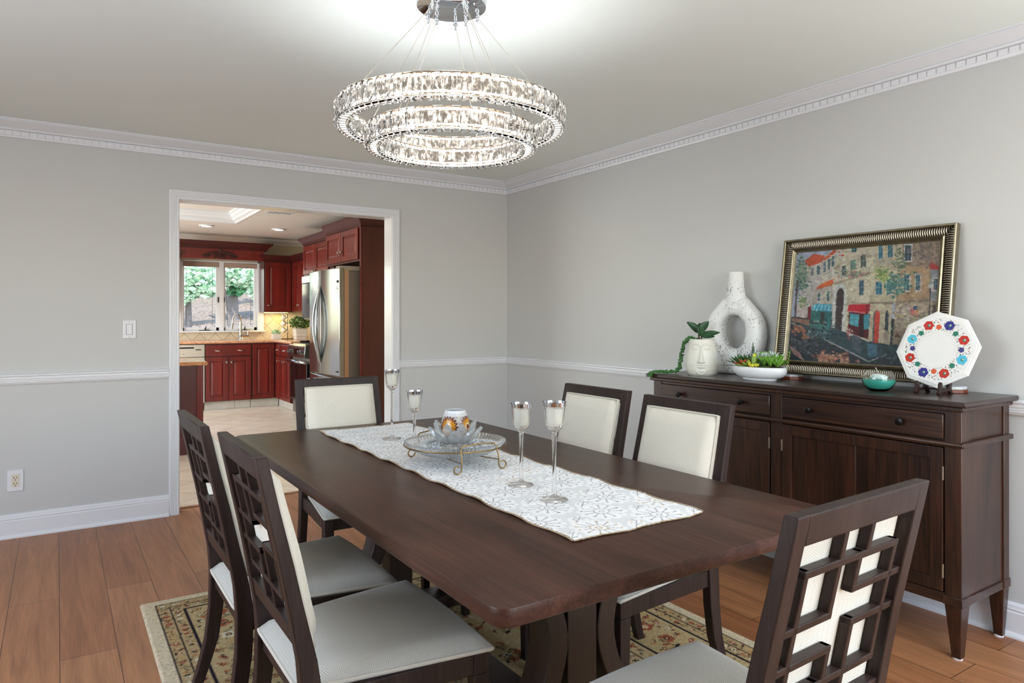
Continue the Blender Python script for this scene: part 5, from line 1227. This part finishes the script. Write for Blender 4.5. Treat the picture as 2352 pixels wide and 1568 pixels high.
G().tube([(.10, -.04, .585), (.12, -.075, .585), (FWD/2, -.108, .585), (FWD-.12, -.075, .585), (FWD-.10, -.04, .585)], .015, 10).build('handle', STEEL, d3, local=True, smooth=60)
for x in (.07, FWD-.07): G().box(x-.06, x+.06, .0, .34, FT-.028, FT+.022).build('hinge_cover', pbr('hinge_grey', (150, 140, 126), .45), t, local=True, bevel=.008)
G().box(FWD-.062, FWD-.034, -.0135, -.0085, 1.66, 1.685).at(FWD-.048, -.0125, 1.60, rx=PI/2).lathe([(.009, 0), (.012, 0), (.012, .002), (.009, .002)], 20, close=True, caps=False).build('badge', DARKMETAL, d2, local=True)
G().box(FWD-.085, FWD-.040, -.0155, -.0085, .715, .728).build('badge', DARKMETAL, d2, local=True)
# tall end panel
t = thing('tall_end_panel', (-.225, 1.985, 0), 'tall dark cherry side panel closing the near side of the refrigerator', 'kitchen panel')
G().box(-.55, .098, 1.975, 1.995, 0, 2.262).build('panel', CHERRY_D, t); G().box(-.562, -.535, 1.968, 2.000, 0, 2.262).build('front_stile', CHERRY, t, bevel=.002)
g = G()
for i in range(100): g.sphere((-.552, 1.966, .05+i*.0222), .008, 6, 4, (1, .6, 1.2))
g.build('rope_molding', CARVE, t)
# cabinet above the refrigerator
t = thing('over_fridge_cabinet', (-.55, 3.10, 1.895), 'two-door cherry cabinet mounted above the refrigerator', 'kitchen cabinet', rz=-PI/2)
G().box(0, 1.095, .0, .64, 0, .37).build('carcass', CHERRY_D, t, local=True); door(t, .02, .02, .515, .335, knob=(.92, .32)); door(t, .545, .02, .515, .335, knob=(.08, .32))
crown_mold(t, [(0, 0), (1.125, 0), (1.125, .64)], .37, d=.07, h=.11)
# cabinet above the microwave
t = thing('over_range_cabinet', (-.46, 4.30, 1.845), 'two-door cherry cabinet above the microwave, beyond the refrigerator', 'kitchen cabinet', rz=-PI/2)
G().box(0, 1.19, .0, .55, 0, .405).build('carcass', CHERRY_D, t, local=True); door(t, .02, .02, .50, .37, knob=(.92, .1)); door(t, .53, .02, .50, .37, knob=(.08, .1)); crown_mold(t, [(0, .55), (0, 0), (1.185, 0)], .405, d=.07, h=.10)
t = thing('microwave', (-.515, 4.22, 1.27), 'stainless over-range microwave partly hidden by the refrigerator', 'microwave', rz=-PI/2)
G().box(0, .76, .03, .60, 0, .565).build('body', STEEL_D, t, local=True); G().box(0, .60, 0, .03, .02, .47).build('door', BLACKM, t, local=True, bevel=.004); G().box(0, .76, -.003, .03, .475, .565).build('vent_grille', STEEL, t, local=True, bevel=.003); G().box(.61, .76, 0, .03, .02, .47).build('control_panel', STEEL, t, local=True)
# range
t = thing('stove', (-.575, 4.535, 0), 'stainless gas stove with black oven door between cabinet and refrigerator', 'stove', rz=-PI/2)
G().box(0, .76, .03, .65, .02, CT+.02).build('body', STEEL_D, t, local=True)
d = G().box(.005, .755, -.01, .03, .20, .70).build('oven_door', BLACKM, t, local=True, bevel=.004)
G().tube([(.03, -.012, .715), (.05, -.065, .722), (.38, -.075, .722), (.71, -.065, .722), (.73, -.012, .715)], .020, 10).build('handle', STEEL, d, local=True, smooth=60)
cp = G().prism([(.03, CT+.02), (-.03, CT-.005), (-.045, .775), (.03, .765)], 'x', 0, .76).build('control_panel', STEEL, t, local=True, bevel=.004)
for q in (.08, .19, .55, .66): G().at(q, -.04, .845, rx=PI/2-.15).lathe([(.001, 0), (.026, 0), (.022, .03), (.001, .032)], 18, caps=False).build('knob', STEEL, cp, local=True)
G().box(.28, .47, -.043, -.036, .81, .89).build('display', BLACKM, cp, local=True)
g = G()
for q in (.08, .30, .52): g.box(q, q+.18, .10, .55, CT+.022, CT+.034).box(q+.08, q+.10, .08, .57, CT+.034, CT+.052).box(q, q+.18, .20, .22, CT+.034, CT+.052).box(q, q+.18, .44, .46, CT+.034, CT+.052)
g.build('burner_grate', BLACKP, t, local=True)
# island
IX1 = -2.075
t = thing('kitchen_island', (-2.85, 2.42, 0), 'dark cherry kitchen island end panel at the left of the doorway', 'kitchen island')
G().box(-3.7, IX1-.012, 2.12, 2.72, 0, .838).build('body', CHERRY_D, t); G().box(IX1-.055, IX1, 2.105, 2.135, 0, .838).build('corner_post', CHERRY, t, bevel=.003)
G().box(-3.74, IX1+.035, 2.075, 2.79, .838, .876).build('counter', GRAN, t, bevel=.012, segs=3)
# countertop decor
FOL = leafmat('sage_leaf', (116, 146, 84)); FOL2 = leafmat('pale_leaf', (176, 206, 176)); WBOX = pbr('whitewashed_wood', (232, 224, 212), .7, var=.06, vscale=20)
def bush(t, c, r, k, s, mat, sq=(1, 1, 1), name='foliage'):
    g = G()
    for i in range(k):
        a = RNG.normal(size=3); a /= np.linalg.norm(a); q = r*(.45+.55*RNG.random()); p = (c[0]+a[0]*q*sq[0], c[1]+a[1]*q*sq[1], c[2]+a[2]*q*sq[2])
        g.mat(Matrix.Translation(p) @ Matrix.Rotation(RNG.random()*6.3, 4, 'Z') @ Matrix.Rotation(RNG.random()*3.1, 4, 'X')); l = s*(.7+.6*RNG.random())
        g.add([(0, 0, 0), (l*.5, l*.34, l*.08), (l, 0, 0), (l*.5, -l*.34, l*.08)], [(0, 1, 2), (0, 2, 3)])
    return g.build(name, mat, t, smooth=0)
t = thing('potted_plant', (-.452, 5.75, CZt), 'small plant in a white wooden box on the kitchen counter', 'potted plant')
G().box(-.514, -.392, 5.69, 5.81, CZt, CZt+.078).build('box', WBOX, t, bevel=.003); bush(t, (-.452, 5.75, CZt+.105), .062, 160, .03, FOL2, (1, 1, .75))
t = thing('potted_plant', (-.165, 5.50, CZt), 'leafy green plant in a tall white planter in the kitchen corner', 'potted plant')
G().at(-.165, 5.50, CZt, rz=0).taper(-.090, .090, -.09, .09, 0, .165, .86).build('planter', WBOX, t, bevel=.004)
g = G()
for q in (.05, .10, .14): g.box(-.257, -.073, 5.408, 5.592, CZt+q, CZt+q+.004)
g.build('groove', pbr('planter_line', (206, 196, 182), .7), t); bush(t, (-.165, 5.50, CZt+.25), .16, 420, .05, FOL, (1, 1, .65))
mt = thing('mug_tree', (-.292, 5.72, CZt), 'dark wire mug stand with white mugs on the kitchen counter', 'mug stand')
g = G(); mx_, my_ = -.292, 5.72; g.tube([(mx_-.09, my_, CZt+.004), (mx_+.09, my_, CZt+.004)], .005, 6).tube([(mx_, my_-.09, CZt+.004), (mx_, my_+.09, CZt+.004)], .005, 6).tube([(mx_, my_, CZt), (mx_, my_, CZt+.39)], .005, 6).tube([(mx_-.03, my_, CZt+.39), (mx_, my_, CZt+.41), (mx_+.03, my_, CZt+.39)], .004, 6)
for z in (.16, .26, .35): g.tube([(mx_, my_, CZt+z-.03), (mx_-.065, my_, CZt+z)], .004, 6)
g.build('wire_frame', DARKMETAL, mt)
CER = pbr('white_mug_glaze', (238, 232, 216), .25)
for z, lab in ((.135, 'white mug hanging lowest on the wire mug stand'), (.235, 'white mug hanging in the middle of the wire mug stand'), (.325, 'white mug hanging topmost on the wire mug stand')):
    c = (mx_-.062, my_-.01, CZt+z); t = thing('mug', c, lab, 'mug', 'mugs on the mug stand')
    m = Matrix.Translation(c) @ Matrix.Rotation(.5, 4, 'Y') @ Matrix.Rotation(.4, 4, 'X')
    G().mat(m).lathe([(.001, -.036), (.028, -.036), (.034, -.028), (.037, .036), (.034, .036), (.031, -.026), (.001, -.031)], 24, caps=False).build('mug_body', CER, t, smooth=60)
    G().mat(m).tube([(.034, 0, .022), (.058, 0, .020), (.064, 0, 0), (.056, 0, -.018), (.033, 0, -.020)], .005, 8).build('handle', CER, t, smooth=60)
# recessed lights, register
CAN = pbr('lamp_lens', (255, 248, 236), .5, emit=16, ecol=(255, 246, 232))
for i, (x, y, lab) in enumerate(((-1.605, 4.76, 'recessed ceiling light left of the other, above the kitchen window'), (-.709, 4.64, 'recessed ceiling light right of the other, near the refrigerator cabinets'))):
    t = thing('recessed_light', (x, y, KZ-.012), lab, 'ceiling light', 'recessed kitchen lights')
    G().lathe([(.060, -.002), (.088, -.004), (.092, 0), (.092, .0119), (.060, .0119)], 40, (x, y, KZ-.012), close=True, caps=False).build('trim_ring', W_TRIM, t)
    G().lathe([(.001, .003), (.062, .003), (.062, .007), (.001, .007)], 32, (x, y, KZ-.012), caps=False).build('lens', CAN, t)
    lamp('down_spot', 'SPOT', (x, y, KZ-.03), (0, 0, 0), 26, (1, .96, .91), spot_size=2.3, spot_blend=.8, shadow_soft_size=.06)
for (x, y) in ((-2.6, 4.9), (-.95, 1.3), (-3.0, 1.0)): lamp('down_spot', 'SPOT', (x, y, KZ-.03), (0, 0, 0), 26, (1, .96, .91), spot_size=2.4, spot_blend=.8, shadow_soft_size=.06)  # extra unseen spots added for the kitchen, without fixtures
t = thing('air_register', (-1.085, 3.15, KZ-.008), 'slotted white air register in the kitchen ceiling', 'vent')
G().box(-1.235, -.935, 3.06, 3.07, KZ-.004, KZ).box(-1.235, -.935, 3.23, 3.24, KZ-.004, KZ).box(-1.235, -1.222, 3.06, 3.24, KZ-.004, KZ).box(-.948, -.935, 3.06, 3.24, KZ-.004, KZ).build('frame', W_TRIM, t, bevel=.002)
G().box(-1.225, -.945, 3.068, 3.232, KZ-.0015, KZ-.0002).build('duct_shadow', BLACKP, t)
g = G()
for i in range(8): g.mat(Matrix.Translation((-1.204+i*.0343, 3.15, KZ-.004)) @ Matrix.Rotation(.25, 4, 'Y')).box(-.0052, .0052, -.08, .08, -.0008, .0008)
g.build('louver', W_TRIM, t)

# ---------------------------------------------------------------- outdoors behind the kitchen window
def hill():
    nx, ny = 120, 90; xs = np.linspace(-9, 14, nx); ys = np.linspace(6.4, 40, ny); X, Y = np.meshgrid(xs, ys)
    Z = -.1+np.clip((Y-8.5), 0, None)*.105+.10*np.sin(X*1.3+Y)+.06*np.sin(X*3.1-Y*2)
    m, nt, N, L, B = nodes('leaf_litter'); f = noise(N, L, mapping(N, L), 9, 6, .75)
    L.new(ramp(N, L, f, [(.32, S(40, 36, 33)), (.45, S(104, 94, 86)), (.56, S(146, 130, 116)), (.66, S(84, 78, 64)), (.8, S(172, 158, 140))]), B.inputs['Base Color']); B.inputs['Roughness'].default_value = .95
    o = grid_mesh('ground_hillside', np.stack([X, Y, Z], -1), m); o['kind'] = STRUCT
hill()
hz = lambda x, y: -.1+max(0, y-8.5)*.105
LV = [leafmat('sunlit_maple_leaf', (204, 232, 204), .2), leafmat('deep_green_leaf', (70, 132, 86), .3), leafmat('yellow_green_leaf', (168, 190, 104), .3)]
BARK = pbr('grey_bark', (112, 106, 104), .9, var=.3, vscale=12)
def tree(x, y, h, r, parts_, label, trunk=.14, lean=0):
    z = hz(x, y)-.1; t = thing('tree', (x, y, z), label, 'tree', 'trees on the slope outside')
    G().tube([(x, y, z), (x+lean*.4, y, z+h*.5), (x+lean, y, z+h)], [trunk, trunk*.8, trunk*.5], 9).build('trunk', BARK, t)
    for (dx, dz, rr, k, s, li, fl) in parts_: bush(t, (x+dx, y-.3, z+dz), rr, k, s, LV[li], (1, .8, fl), 'foliage')
tree(-.62, 13.0, 1.9, 1, ((-.1, 2.05, .75, 1000, .15, 0, .62), (.35, 1.68, .42, 420, .13, 0, .5), (-.30, 1.50, .36, 330, .13, 0, .5)), 'pale green maple with dark trunk seen in the left window sash', .10)
tree(.55, 14.0, 2.0, 1, ((.35, 2.05, .75, 900, .15, 0, .5), (.75, 1.55, .42, 420, .13, 0, .5), (-.35, 2.15, .5, 420, .14, 0, .5)), 'pale green maple with thin pale trunk seen in the right window sash', .035, -.2)
tree(-.15, 19.0, 3.0, 1, ((0, 1.9, 1.15, 1300, .24, 1, .9),), 'dark green tree standing behind the pale maples, left one', .2)
tree(2.1, 21.5, 3.0, 1, ((0, 1.9, 1.1, 1200, .24, 1, .9),), 'dark green tree standing behind the pale maples, right one', .2)
tree(-2.0, 25.0, 5.0, 1, ((0, 3.0, 2.0, 1500, .36, 2, .85),), 'yellow-green tree at the top of the slope, left', .2)
tree(5.0, 27.0, 5.5, 1, ((-.3, 3.2, 2.6, 1700, .38, 0, .85),), 'large pale tree at the top of the slope, right', .2)
tree(1.4, 33.0, 6.5, 1, ((0, 3.4, 3.2, 1900, .45, 0, .9),), 'wide pale tree closing the top of the slope, middle', .25)
for (x0, y0, x1, y1, r, lab) in ((-.3, 11.6, .9, 11.9, .07, 'fallen log lying across the slope, nearer'), (.2, 13.6, 1.7, 14.4, .06, 'fallen log lying across the slope, farther')):
    tag(G().tube([(x0, y0, hz(x0, y0)+r*.7), ((x0+x1)/2, (y0+y1)/2, hz(0, (y0+y1)/2)+r*.9), (x1, y1, hz(x1, y1)+r*.7)], [r, r*.9, r*.6], 9).build('fallen_log', BARK), lab, 'log', 'logs on the slope')
